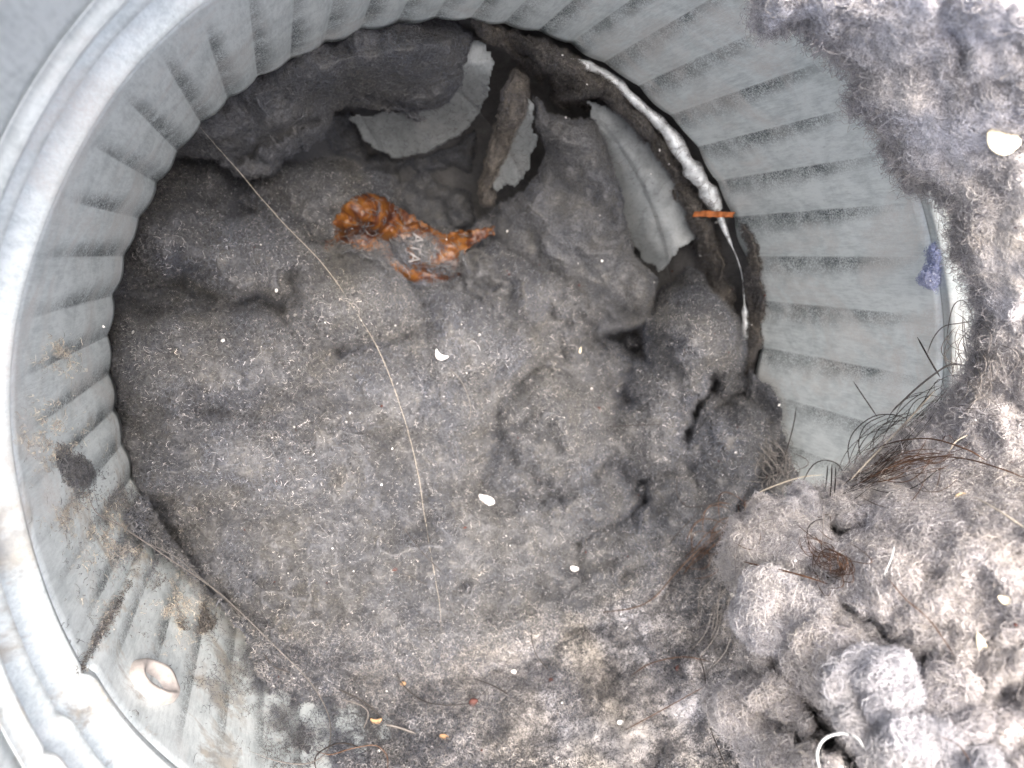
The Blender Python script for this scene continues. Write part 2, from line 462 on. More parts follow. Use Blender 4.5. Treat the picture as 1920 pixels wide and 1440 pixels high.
def fibres(parent, v, f, base, count, pal, lmin, lmax, rad, lift, curl=0.5, seed=1, name='loose_fibres', weight=None):
    """short curled fibres felted into a lint surface, one curves object"""
    r = np.random.default_rng(seed)
    a, b, c = v[f[:, 0]], v[f[:, 1]], v[f[:, 2]]
    nr = np.cross(b-a, v[f[:, 3]]-a) + np.cross(c-b, v[f[:, 3]]-b)
    ar = np.linalg.norm(nr, axis=1); nr /= np.maximum(ar, 1e-12)[:, None]
    w = np.minimum(ar, np.percentile(ar, 90)*1.5)
    if weight is not None: w = w*weight
    pick = r.choice(len(f), count, p=w/w.sum())
    uv = r.random((count, 2))
    p = a[pick]*(1-uv[:, :1])*(1-uv[:, 1:]) + b[pick]*(1-uv[:, :1])*uv[:, 1:] + c[pick]*uv[:, :1]*uv[:, 1:] + v[f[pick, 3]]*uv[:, :1]*(1-uv[:, 1:])
    n = nr[pick]
    n *= np.sign(((CA-p)*n).sum(1))[:, None]
    rd = r.normal(size=(count, 3)); t1 = rd - n*(rd*n).sum(1)[:, None]; t1 /= np.linalg.norm(t1, axis=1)[:, None]
    t2 = np.cross(n, t1)
    K = 6
    ln = 0.6*lmin + (lmax-0.6*lmin)*r.random(count)**2.6
    ang = curl*r.normal(size=count)*2.2
    s = np.linspace(-0.5, 0.5, K)
    pts = np.zeros((count, K, 3))
    th = ang[:, None]*s[None, :] + 0.5*r.normal(size=(count, 1))
    dx = np.cos(th)*ln[:, None]/(K-1); dy = np.sin(th)*ln[:, None]/(K-1)
    x = np.cumsum(dx, 1) - dx.sum(1, keepdims=True)/2; y = np.cumsum(dy, 1) - dy.sum(1, keepdims=True)/2
    tilt = r.normal(size=(count, 1))*0.45*lift
    hgt = lift*(0.25 + r.random((count, 1))*0.9)*(1-(2*s[None, :])**2) - lift*0.1 + tilt*2*s[None, :]
    hgt += r.normal(size=(count, K))*lift*0.12
    pts = p[:, None] + t1[:, None]*x[..., None] + t2[:, None]*y[..., None] + n[:, None]*hgt[..., None] - base
    hc = bpy.data.hair_curves.new(name)
    hc.add_curves([K]*count)
    hc.attributes['position'].data.foreach_set('vector', pts.astype(np.float32).ravel()) if 'position' in hc.attributes else hc.points.foreach_set('position', pts.astype(np.float32).ravel())
    ra = hc.attributes.new('radius', 'FLOAT', 'POINT') if 'radius' not in hc.attributes else hc.attributes['radius']
    rr = rad*(0.6+0.8*r.random((count, 1)))*np.array([0.5, 1, 1, 1, 0.9, 0.35])[None, :]
    ra.data.foreach_set('value', rr.astype(np.float32).ravel())
    P = np.array(PAL[pal]); col = P[r.integers(0, len(P), count)]*(0.8+0.4*r.random((count, 1)))
    big = fbm(p[:, 0]*1000+p[:, 2]*400, p[:, 1]*1000, 90, 333, 3)[:, None]; hue = fbm(p[:, 0]*1000, p[:, 1]*1000+p[:, 2]*300, 55, 444, 3)[:, None]
    kk = 0.5 if pal in ('pale', 'white', 'bright') else 1.0
    col = col*(1+0.28*kk*big)*(1+kk*hue*np.array([[0.06, 0.02, -0.07]]))
    col = np.repeat(np.concatenate([col, np.ones((count, 1))], 1), K, 0)
    ca = hc.attributes.new('fibre_color', 'FLOAT_COLOR', 'POINT')
    ca.data.foreach_set('color', col.astype(np.float32).ravel())
    hc.materials.append(FIBRE)
    o = bpy.data.objects.new(name, hc); scene.collection.objects.link(o)
    o.parent = parent; tag(o, kind='stuff')
    return o

def detail(x, y, seed, amp=1.0):
    bil = np.abs(fbm(x + 20*fbm(x, y, 50, seed+21, 2), y, 90, seed+11, 3, 0.42))
    return amp*(-0.045*bil + 0.018*fbm(x, y, 75, seed, 3, 0.42) + 0.0032*fbm(x, y, 20, seed+50, 2, 0.5) + 0.0010*vnoise(x/4.1, y/4.1, seed+77))

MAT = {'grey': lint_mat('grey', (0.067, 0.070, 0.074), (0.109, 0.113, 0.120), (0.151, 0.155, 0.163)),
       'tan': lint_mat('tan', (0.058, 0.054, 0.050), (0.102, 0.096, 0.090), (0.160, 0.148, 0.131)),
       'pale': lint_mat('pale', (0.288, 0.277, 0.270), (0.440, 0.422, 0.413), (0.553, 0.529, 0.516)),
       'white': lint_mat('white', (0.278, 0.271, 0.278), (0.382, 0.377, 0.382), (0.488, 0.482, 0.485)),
       'bright': lint_mat('bright', (0.322, 0.319, 0.323), (0.402, 0.399, 0.403), (0.459, 0.456, 0.459)),
       'blue': lint_mat('blue', (0.226, 0.267, 0.437), (0.339, 0.394, 0.607), (0.497, 0.533, 0.680))}

def lint(name, label, cat, outline, base, T, edge, pal, nf, seed, lumps=(), carve=(), wob=6, lift=0.003, lmin=0.005, lmax=0.019, rad=0.00018, skirt=0.12, amp=1.0, group=None, warp=24, wsize=26, curl=0.5):
    """a lint sheet: outline in the photograph's pixels, base = depth rule, T = thickness, edge = how far the rounded rim reaches in"""
    sd, win = poly_sd(outline, wob, seed, wsize)
    x, y = PX[win].astype(float), PY[win].astype(float)
    e = np.clip(sd/edge, 0, 1)
    th = T*np.sqrt(np.maximum(1-(1-e)**2, 0))
    th = th + (lumps_field(x, y, lumps, seed*31, warp) + detail(x, y, seed*7, amp))*np.clip(sd/(edge*0.5), 0, 1)
    for pts, w, dep in carve: th = th + line_carve(x, y, pts, w, dep, seed)
    th = np.where(sd < 0, sd/(2*G)*skirt, th)
    t = base(x, y, th, D[win], win)
    o, v, f, b = sheet(name, t, sd, win, MAT[pal])
    tag(o, label, cat, group)
    if nf: fibres(o, v, f, b, nf, pal, lmin, lmax, rad, lift, curl, seed)
    return o, v, f, b

def on_cyl(x, y, th, d, win): return t_cyl(d, R0 - th)
def on_elbow(off=0.0):
    return lambda x, y, th, d, win: 0.02*np.logaddexp((TE[win] - off)/0.02, t_plane(d, -0.09)/0.02) - th
def on_z(fn):
    return lambda x, y, th, d, win: t_plane(d, fn(x, y) + th)

# elbow wall shaped as a lip, upper right, direct sunlight painted into its colour
LIPS = []
def lip():
    v, f, m = [], [], 10
    dl = dirs(1366., 394.); pl = CA + dl*t_cyl(dl, 0.49); tl = math.atan2(pl[1], pl[0])
    ths = np.linspace(tl-0.55, radians(74), 260)
    for i, th in enumerate(ths):
        w = 0.0155*(0.72 + 0.2*math.sin(9*th+1) + 0.06*math.sin(31*th) + 0.04*math.sin(67*th+2))*(1-0.45*max(0, th-0.75)) * min(1, (i+1)/8, (len(ths)-i)/14)
        if th < tl: w *= max(0.12, 0.62*(math.sin((tl-th)*17+0.6) > 0.1)*abs(math.sin((tl-th)*17+0.6)))
        w *= 0.85 + 0.3*vnoise(np.array(th*30.), np.array(3.3), 44)
        rr = 0.494 + 0.003*math.sin(7*th) + 0.002*math.sin(23*th)
        zc = -0.034 + 0.004*math.sin(5*th)
        for q in range(m):
            a = 2*math.pi*q/m
            r = rr + w*math.cos(a)*1.2
            v.append((r*math.cos(th), r*math.sin(th), zc + 0.0255 + 1.3*w*math.sin(a)))
    for i in range(len(ths)-1):
        for q in range(m):
            f.append((i*m+q, i*m+(q+1) % m, (i+1)*m+(q+1) % m, (i+1)*m+q))
    o = mesh_obj('sunlit_lip', v, f, M_SUNLIT, elbow)
    tag(o, 'bright white lip of elbow wall under the scalloped edge, sunlight painted in')
    LIPS.append((o, np.array(v), np.array(f)))
lip()

# --- loose gore flaps: bare metal that stands proud of the elbow wall, black gaps open beside them
FLAPS = []
def flap(out, off, edge, seed):
    sd, win = poly_sd(out, 6.0, seed, 26)
    x, y = PX[win].astype(float), PY[win].astype(float)
    t = 0.03*np.logaddexp((TE[win] - off)/0.03, t_plane(D[win], -0.09)/0.03) + 0.008*fbm(x, y, 120, seed)
    k = 9
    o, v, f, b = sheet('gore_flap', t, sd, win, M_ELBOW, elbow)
    o.location = b - np.array([0, 0, -0.02])
    m = o.modifiers.new('sheet', 'SOLIDIFY'); m.thickness = 0.002; m.offset = -1
    FLAPS.append((o, v, f, b))
flap([(655, 225), (700, 215), (820, 205), (860, 150), (885, 80), (912, 84), (926, 112), (920, 158), (898, 214), (868, 250), (825, 268), (800, 284), (760, 296), (715, 288), (680, 262)], 0.20, 10, 201)
flap([(975, 150), (998, 195), (1000, 235), (1003, 280), (984, 325), (962, 350), (930, 354), (918, 338), (935, 250), (960, 175)], 0.22, 10, 202)
flap([(1100, 190), (1180, 210), (1260, 300), (1310, 400), (1300, 445), (1240, 506), (1208, 492), (1165, 420), (1130, 330)], 0.14, 10, 203)
# --- the lint that fills the elbow and spills over the edge
def bed_z(x, y):
    z = np.interp(y, [200, 330, 450, 600, 800, 1000, 1150, 1300, 1500], [-0.46, -0.40, -0.34, -0.24, -0.14, -0.065, -0.01, 0.05, 0.10])
    z = z + 0.15*sstep(1120, 1400, x)*sstep(480, 640, y)*sstep(1150, 800, y)
    z = z + 0.05*sstep(520, 260, x)*sstep(300, 420, y)*sstep(900, 640, y) - 0.035*sstep(330, 200, x)*sstep(1020, 900, y)
    return z
def bed_base(x, y, th, d, win):
    a = t_plane(d, bed_z(x, y) + th*1.0)
    spill = 0.008*sstep(1100, 1230, y) + 0.012 + 0.013*fbm(x, y, 60, 901, 4, 0.6) - 0.026*sstep(1240, 1350, y)*sstep(800, 600, x)
    spill = spill + 0.006*sstep(880, 1020, x) + 0.10*(th - 0.02) + 0.012*sstep(1250, 1100, y)
    b = t_cyl(d, R0 - spill)
    k = 0.012
    h = np.clip(0.5 + 0.5*(b-a)/k, 0, 1)
    m = b*(1-h) + a*h - k*h*(1-h)
    outside = (CA[2] + d[..., 2]*t_cyl(d, R0)) > -0.01
    low = outside & (y - 905 > (300-x)*0.9)
    return np.where(low, m, a)
bed_outline = [(150, 900), (150, 560), (190, 420), (300, 290), (400, 290), (455, 330), (520, 300), (640, 300), (740, 340), (760, 420), (880, 440), (930, 380), (1060, 400),
               (1230, 510), (1290, 450), (1345, 520), (1400, 600), (1408, 690), (1452, 740), (1478, 830), (1492, 900), (1470, 935), (1400, 975), (1380, 1060), (1390, 1200), (1430, 1440), (1440, 1500),
               (545, 1500), (530, 1400), (500, 1290), (455, 1190), (400, 1110), (330, 1055), (262, 1010), (225, 960)]
bed_lumps = [(318, 410, 135, 110, 0.255), (600, 365, 135, 78, 0.179), (470, 490, 140, 75, 0.255), (650, 585, 130, 92, 0.299), (395, 680, 260, 112, 0.255), (240, 660, 120, 90, 0.149),
             (880, 640, 130, 95, 0.226), (760, 740, 200, 90, 0.179), (480, 860, 330, 110, 0.226), (1010, 560, 150, 110, 0.149), (1100, 690, 90, 55, 0.091), (1310, 620, 100, 120, 0.240), (1250, 730, 90, 70, 0.149),
             (1050, 810, 115, 85, 0.179), (870, 850, 100, 60, 0.091), (950, 905, 55, 42, 0.105), (1220, 830, 100, 80, 0.149), (1380, 850, 110, 90, 0.149), (700, 1000, 330, 120, 0.135), (1080, 960, 130, 80, 0.121),
             (1290, 960, 120, 90, 0.135), (900, 1050, 200, 90, 0.121), (1170, 1080, 170, 100, 0.121), (560, 1130, 260, 100, 0.075), (820, 1170, 260, 80, 0.060)]
bed_carve = [([(215, 570), (300, 592), (420, 588), (550, 560)], 22, .06), ([(550, 500), (560, 600), (640, 660)], 18, .05), ([(640, 660), (740, 640), (800, 620)], 20, .03), ([(900, 560), (960, 640), (1060, 600)], 22, .05), ([(1000, 775), (940, 830), (880, 870)], 18, .018), ([(860, 900), (960, 935), (1050, 940)], 22, .022), ([(620, 800), (730, 822)], 18, .04), ([(380, 770), (480, 790), (570, 810)], 18, .035), ([(1080, 650), (1150, 615), (1200, 650)], 24, .06), ([(1290, 480), (1240, 560), (1190, 590)], 18, .05),
             ([(1190, 590), (1165, 640), (1185, 665)], 22, .16), ([(1335, 715), (1305, 770), (1285, 815)], 12, .13), ([(1205, 905), (1215, 935), (1185, 968)], 9, .10), ([(1180, 968), (1120, 1000), (1085, 1022)], 8, .05),
             ([(1240, 520), (1190, 560), (1225, 545)], 12, .10), ([(640, 470), (620, 490)], 9, .08), ([(835, 1105), (880, 1090), (935, 1080)], 10, .03), ([(1000, 900), (1045, 935)], 20, .03),
             ([(1000, 775), (960, 810)], 12, .02), ([(430, 310), (440, 370), (480, 410)], 16, .06), ([(215, 575), (380, 592), (520, 580)], 13, .02), ([(550, 520), (545, 600), (570, 650)], 10, .015),
             ([(800, 700), (790, 780)], 7, .02), ([(580, 1215), (760, 1245), (960, 1235)], 10, .012), ([(920, 520), (900, 560), (860, 590)], 14, .05)]
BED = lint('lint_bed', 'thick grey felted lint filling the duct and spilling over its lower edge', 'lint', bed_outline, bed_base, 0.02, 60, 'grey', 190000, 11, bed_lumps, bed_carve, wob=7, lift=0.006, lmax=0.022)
bo, bv, bf, bb = BED
bx, by = project(bv[bf[:, 0]])
fibres(bo, bv, bf, bb, 90000, 'pale', 0.004, 0.014, 0.00016, 0.003, 0.5, 111, weight=0.04+np.clip(sstep(1120, 1300, by)*(0.35+sstep(760, 1100, bx)) + 0.6*sstep(980, 1200, by)*sstep(1050, 1250, bx), 0, 1.4)*(1+0.9*fbm(bx, by, 70, 88, 3)).clip(0.05))

# --- overhanging clump, upper left
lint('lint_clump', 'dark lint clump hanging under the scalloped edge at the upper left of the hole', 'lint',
     [(300, 300), (330, 215), (430, 110), (560, 50), (680, 10), (800, 5), (868, 45), (885, 75), (872, 130), (868, 175), (835, 212), (790, 222), (735, 205), (650, 196), (625, 212), (610, 262), (560, 276), (505, 335), (455, 335), (410, 300), (370, 292)],
     on_z(lambda x, y: -0.20 + 0.10*sstep(250, 80, y) - 0.06*sstep(520, 700, x)*sstep(120, 220, y)), 0.06, 70, 'grey', 15000, 12,
     [(745, 90, 110, 60, .06), (640, 130, 150, 65, .06), (500, 220, 130, 80, .05), (800, 150, 70, 60, .045), (420, 240, 80, 60, .04)],
     [([(690, 185), (760, 195), (830, 215)], 10, .03), ([(590, 225), (520, 250), (450, 300)], 12, .04)], skirt=0.2)
# --- slab on the elbow wall, centre right
lint('lint_slab', 'broad smooth grey lint slab between the black crack and the pale metal strip', 'lint',
     [(1003, 178), (1022, 215), (1060, 222), (1112, 228), (1135, 262), (1150, 320), (1168, 390), (1182, 450), (1200, 490), (1228, 520), (1220, 600), (1120, 640), (960, 610), (915, 520), (918, 440), (940, 385), (985, 362), (1006, 330), (1024, 280), (1003, 236)],
     on_elbow(0.20), 0.06, 45, 'grey', 13000, 13, [(1080, 330, 100, 110, .04), (1010, 450, 110, 90, .05), (1110, 510, 120, 90, .05)], (), wob=5, skirt=0.3, lift=0.004)
# --- narrow strip between the cracks
lint('lint_strip', 'narrow upright lint strip between two black cracks beside bare grey metal', 'lint',
     [(968, 128), (985, 148), (992, 190), (985, 215), (968, 245), (955, 290), (930, 330), (915, 352), (905, 372), (900, 340), (918, 285), (932, 230), (945, 178), (957, 150)],
     on_elbow(0.22), 0.05, 20, 'tan', 3000, 14, (), (), wob=4, skirt=0.3, lift=0.004)
lint('lint_nub', 'small round lint nub in the black gap below the narrow strip', 'lint',
     [(905, 345), (925, 345), (932, 362), (925, 385), (905, 385), (898, 365)], on_elbow(0.18), 0.04, 18, 'tan', 500, 15, (), (), wob=3, skirt=0.2)
lint('lint_fold', 'dim lint fold in the dark hollow right above the orange wrapper', 'lint',
     [(590, 205), (660, 215), (690, 290), (740, 300), (800, 290), (850, 270), (892, 240), (885, 320), (880, 380), (900, 420), (850, 445), (770, 440), (720, 380), (640, 320)],
     on_elbow(0.0), 0.05, 34, 'grey', 5000, 16, [(860, 390, 40, 40, .05), (800, 330, 60, 40, .03), (680, 300, 50, 30, .04)], [([(760, 320), (880, 345)], 16, .03)], wob=6, skirt=0.2)
# --- lint lining under the right-hand edge
lint('lint_lining', 'brownish ragged lint lining the wall under the bright lip, right in the hole', 'lint',
     [(885, 40), (910, 40), (960, 55), (1030, 84), (1110, 130), (1190, 196), (1260, 275), (1310, 355), (1340, 440), (1362, 520), (1385, 600), (1402, 690), (1380, 720), (1340, 660), (1322, 560), (1300, 470), (1275, 405), (1235, 370),
      (1215, 300), (1180, 240), (1125, 212), (1060, 205), (1025, 180), (1018, 150), (975, 118), (950, 95), (905, 75)],
     lambda x, y, th, d, win: t_cyl(d, 0.512 - th), 0.038, 26, 'tan', 16000, 17, [(1080, 150, 80, 30, .012), (1220, 290, 50, 60, .012), (1310, 420, 40, 80, .02), (960, 75, 70, 26, .01)],
     [([(1060, 160), (1130, 190), (1200, 250), (1250, 330), (1290, 400)], 6, .025), ([(1180, 190), (1250, 290)], 5, .012), ([(990, 100), (1030, 140)], 6, .02)], wob=7, wsize=30, skirt=0.08, lift=0.005)
lint('lint_wisp', 'pale ragged lint wisp stuck to the duct edge just below the rust brown splinter', 'lint',
     [(1392, 420), (1412, 440), (1424, 500), (1432, 560), (1420, 640), (1406, 690), (1398, 640), (1406, 590), (1400, 530), (1408, 490)],
     lambda x, y, th, d, win: t_cyl(d, R0 - 0.004 - th), 0.012, 12, 'tan', 2500, 18, (), (), wob=6, skirt=0.02, lift=0.006, amp=0.5)

# --- lint lying on the near part of the duct, right
G_OUT = [(1424, -60), (1422, 20), (1426, 58), (1462, 62), (1500, 44), (1545, 70), (1572, 108), (1602, 128), (1612, 158), (1590, 182), (1594, 210), (1632, 214), (1650, 250), (1668, 288), (1692, 322), (1706, 352), (1752, 358), (1778, 378),
         (1790, 420), (1788, 462), (1808, 500), (1830, 540), (1846, 580), (1828, 625), (1826, 690), (1800, 730), (1760, 775), (1700, 815), (1650, 850), (1600, 885), (1548, 915), (1490, 940), (1420, 965), (1368, 990), (1358, 1030), (1368, 1080),
         (1388, 1110), (1372, 1160), (1398, 1220), (1416, 1270), (1362, 1290), (1348, 1330), (1372, 1375), (1402, 1410), (1425, 1500), (1990, 1500), (1990, -60)]
def blanket_base(x, y, th, d, win):
    low = sstep(820, 1050, y)
    k = 0.03 + 0.04*low*sstep(1420, 1560, x)
    return t_cyl(d, R0 - 0.036 - 0.13*low - k*np.clip(th/0.05, 0, 1) - th)
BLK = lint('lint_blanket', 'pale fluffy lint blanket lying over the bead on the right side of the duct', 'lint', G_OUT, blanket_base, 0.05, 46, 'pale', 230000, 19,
     [(1700, 1060, 130, 110, .03), (1850, 900, 130, 130, .012), (1820, 1120, 150, 100, .014), (1600, 1090, 110, 70, .02), (1440, 1020, 90, 80, .04), (1420, 1180, 60, 100, .03), (1860, 120, 120, 130, .008), (1700, 120, 120, 90, .006), (1850, 430, 110, 130, .008)],
     [([(1575, 1000), (1625, 990)], 16, .025), ([(1510, 1060), (1550, 1080)], 12, .03), ([(1505, 1290), (1555, 1385), (1610, 1440)], 24, .07), ([(1440, 1330), (1500, 1400)], 16, .025), ([(1455, 1250), (1500, 1240)], 9, .03),
      ([(1590, 1130), (1660, 1190)], 14, .025), ([(1885, 40), (1915, 90)], 8, .02)],
     wob=11, wsize=34, skirt=0.03, lift=0.004, lmin=0.004, lmax=0.024, rad=0.00015, amp=0.26, curl=0.6)

SDG = np.full(PX.shape, 0.0); sd_, w_ = poly_sd(G_OUT, 11, 19, 34); SDG[w_] = sd_
go, gv, gf, gb = BLK
gx, gy = project(gv[gf[:, 0]])
gs = SDG[np.clip(((gy-Y0)/G).astype(int), 0, NY-1), np.clip(((gx-X0)/G).astype(int), 0, NX-1)]
fibres(go, gv, gf, gb, 9000, 'pale', 0.012, 0.045, 0.00014, 0.014, 0.7, 191, weight=np.exp(-np.clip(gs, 0, 300)/16)+1e-6)
fibres(go, gv, gf, gb, 120000, 'silver', 0.004, 0.02, 0.00014, 0.004, 0.6, 192, weight=(0.02+sstep(700, 560, gy)*sstep(8, 60, gs)*np.clip(0.6+fbm(gx, gy, 80, 193, 3), 0.1, 1.4)))  # extra pale fibres brighten the upper blanket, colour standing in for light
fibres(bo, bv, bf, bb, 32000, 'silver', 0.004, 0.014, 0.00014, 0.004, 0.5, 112, weight=0.002+np.exp(-((bx-1190)/130)**2-((by-1330)/110)**2)*np.clip(0.4+1.3*fbm(bx, by, 55, 194, 3), 0, 1.5))
# --- the pale puffs piled low on the right
def puff(label, cx, cy, rx, ry, hgt, pal, nf, seed, rot=0.0, lift0=0.03):
    n = 18; out = []
    for i in range(n):
        a = 2*math.pi*i/n; k = 1 + 0.12*math.sin(2*a+seed) + 0.08*math.sin(3*a+2*seed)
        ux, uy = rx*k*math.cos(a), ry*k*math.sin(a)
        out.append((cx + ux*math.cos(rot)-uy*math.sin(rot), cy + ux*math.sin(rot)+uy*math.cos(rot)))
    ref = TB.copy()
    def base(x, y, th, d, win):
        loc = ref[win]
        c = np.median(loc)
        return 0.35*loc + 0.65*c - lift0 - th + 0.012
    lint('lint_puff', label, 'lint', out, base, hgt*0.8, 0.8*min(rx, ry), pal, int(nf*2.4), seed, (), (), wob=14, wsize=34, skirt=0.12, lift=0.006, lmin=0.004, lmax=0.026, rad=0.00017, amp=0.55, group='lint puffs piled low on the right of the duct', curl=0.9)
puff('grey rounded lint puff topmost in the pile, beside the dark brown hair knot', 1445, 1015, 84, 74, .045, 'pale', 5000, 31)
puff('round pale lint puff with a small dark pit in its middle', 1468, 1152, 84, 78, .05, 'white', 6000, 32)
puff('small pale lint puff squeezed between the pitted puff and the white tuft', 1545, 1245, 56, 78, .04, 'pale', 4500, 33, 0.3)
puff('lowest pale grey lint puff at the dark gap by the bottom edge', 1402, 1325, 66, 58, .04, 'pale', 4500, 34)
puff('grey lint puff tucked between the lowest puff and the small pale one', 1462, 1308, 42, 44, .03, 'pale', 2500, 35)
puff('large bright white lint tuft above the curled pale thread', 1655, 1335, 88, 112, .045, 'bright', 9000, 36, -0.4)
puff('bluish white lint tuft right of the large white tuft', 1785, 1318, 52, 66, .02, 'pale', 3500, 37)
puff('long white lint tuft at the bottom edge, under the large white tuft', 1770, 1425, 110, 52, .02, 'bright', 5000, 39, 0.4)
puff('small bluish white lint puff on top of the pile beside the three dark bristles', 1500, 960, 32, 50, .035, 'white', 2500, 38, 0.2)

# --- small patches on the metal
lint('dust_patch', 'small dark grey dust patch clinging to the metal left of the lint', 'dust', [(108, 830), (140, 826), (160, 850), (172, 890), (158, 915), (130, 920), (112, 900), (106, 865)],
     on_cyl, 0.006, 10, 'grey', 1500, 41, wob=8, skirt=0.01, lift=0.004, amp=0.3)
lint('dust_patch', 'tan crusted dust patch on the metal below the seam', 'dust', [(262, 1060), (300, 1075), (340, 1120), (372, 1140), (402, 1160), (396, 1185), (362, 1190), (335, 1170), (318, 1140), (290, 1110), (258, 1085)],
     on_cyl, 0.007, 12, 'tan', 1500, 42, wob=9, skirt=0.01, lift=0.004, amp=0.35)
lint('dust_patch', 'grey dust patch along the seam where the long dark hairs cross', 'dust', [(200, 985), (232, 985), (262, 1005), (300, 1045), (262, 1085), (240, 1090), (222, 1050), (205, 1010)],
     on_cyl, 0.0015, 12, 'grey', 1500, 43, wob=14, skirt=0.012, lift=0.003, amp=0.22)
lint('lint_shred', 'small blue lint shred stuck to the bare metal beside the blanket', 'lint shred', [(1752, 455), (1770, 470), (1760, 505), (1756, 538), (1738, 536), (1726, 528), (1736, 500), (1740, 470)],
     on_cyl, 0.009, 8, 'blue', 900, 44, wob=4, skirt=0.01, lift=0.004, amp=0.3)

# thin dust of loose fibres fading out over the metal
def wall_dust(name, label, win, wfun, count, pal, seed, lmax=0.016):
    y0, y1, x0, x1 = win
    sl_ = (slice((y0-Y0)//G, (y1-Y0)//G), slice((x0-X0)//G, (x1-X0)//G))
    x, y = PX[sl_].astype(float), PY[sl_].astype(float)
    v = (CA + D[sl_]*(TWALL[sl_]-0.002)[..., None]).reshape(-1, 3)
    h, w = x.shape; idx = np.arange(h*w).reshape(h, w)
    f = np.stack([idx[:-1, :-1], idx[1:, :-1], idx[1:, 1:], idx[:-1, 1:]], -1).reshape(-1, 4)
    wgt = np.clip(wfun(x, y), 0, 1)*((CA[2]+D[sl_][..., 2]*TWALL[sl_]) > 0.004)
    wgt = wgt[:-1, :-1].ravel()
    b = v[f[wgt > 0].ravel()].mean(0)
    e = fibres(None, v, f, b, count, pal, 0.004, lmax, 0.00018, 0.003, 0.7, seed, name, wgt+1e-9)
    e.location = b
    tag(e, label, 'dust', kind='stuff')
bsd, bwin = poly_sd(bed_outline, 4, 99)
SDB = np.full(PX.shape, -999.0); SDB[bwin] = bsd
def near_edge(x, y):
    i = ((x-X0)/G).astype(int); j = ((y-Y0)/G).astype(int)
    s_ = SDB[j, i]
    k = np.exp(-np.clip(-s_, 0, 400)/(34+30*fbm(x, y, 90, 71, 2)).clip(8))*np.clip(0.5+1.1*fbm(x, y, 40, 72, 4, 0.6), 0, 1)
    bare = sstep(1230, 1330, y)*sstep(840, 640, x)*sstep(420, 520, x)
    return k*sstep(860, 960, y) + bare*np.clip(0.1+0.9*fbm(x, y, 45, 73, 4, 0.65), 0, 1)*0.8
wall_dust('loose_fibres', 'thin grey lint dust fading out over the metal along the lower lint edge', (860, 1470, 60, 900), near_edge, 16000, 'grey', 301)
def stain(x, y):
    k = np.zeros(x.shape)
    for cx, cy, r in ((110, 665, 26), (80, 815, 36), (135, 960, 40), (125, 860, 45), (225, 1010, 50), (330, 1130, 45), (215, 1150, 22)):
        k = np.maximum(k, np.exp(-((x-cx)**2+(y-cy)**2)/r**2))
    d = np.abs((x-265)*(1270-1060) - (y-1060)*(135-265))/math.hypot(130, 210)
    k = np.maximum(k, np.exp(-(d/8)**2)*(y > 1050)*(y < 1260)*0.8)
    return k*np.clip(0.3+1.2*fbm(x, y, 22, 81, 4, 0.6), 0, 1)
wall_dust('loose_fibres', 'tan dust of short fibres speckling the metal left of the lint and along the seam', (600, 1300, 20, 420), stain, 3600, 'dust', 302)
def seam_line(x, y):
    d = ((x-265)*(1270-1060) - (y-1060)*(135-265))/math.hypot(130, 210) + 3*fbm(x, y, 30, 83, 3)
    return np.exp(-(d/6)**2)*(y > 1055)*(y < 1262)*np.clip(0.55+fbm(x, y, 26, 84, 3), 0.1, 1)
wall_dust('loose_fibres', 'dark brown line of lint caught along the lap seam at the lower left', (1040, 1290, 110, 300), seam_line, 800, 'tan', 303, 0.009)
for o_, v_, f_ in LIPS: fibres(o_, v_, f_, np.zeros(3) + np.array([0, 0, 0.0]), 900, 'tan', 0.006, 0.022, 0.0002, 0.003, 0.7, 320)
for k, (o_, v_, f_, b_) in enumerate(FLAPS): fibres(o_, v_, f_, b_, (380, 160, 260)[k], 'grey', 0.006, 0.02, 0.0002, 0.003, 0.7, 310+k)
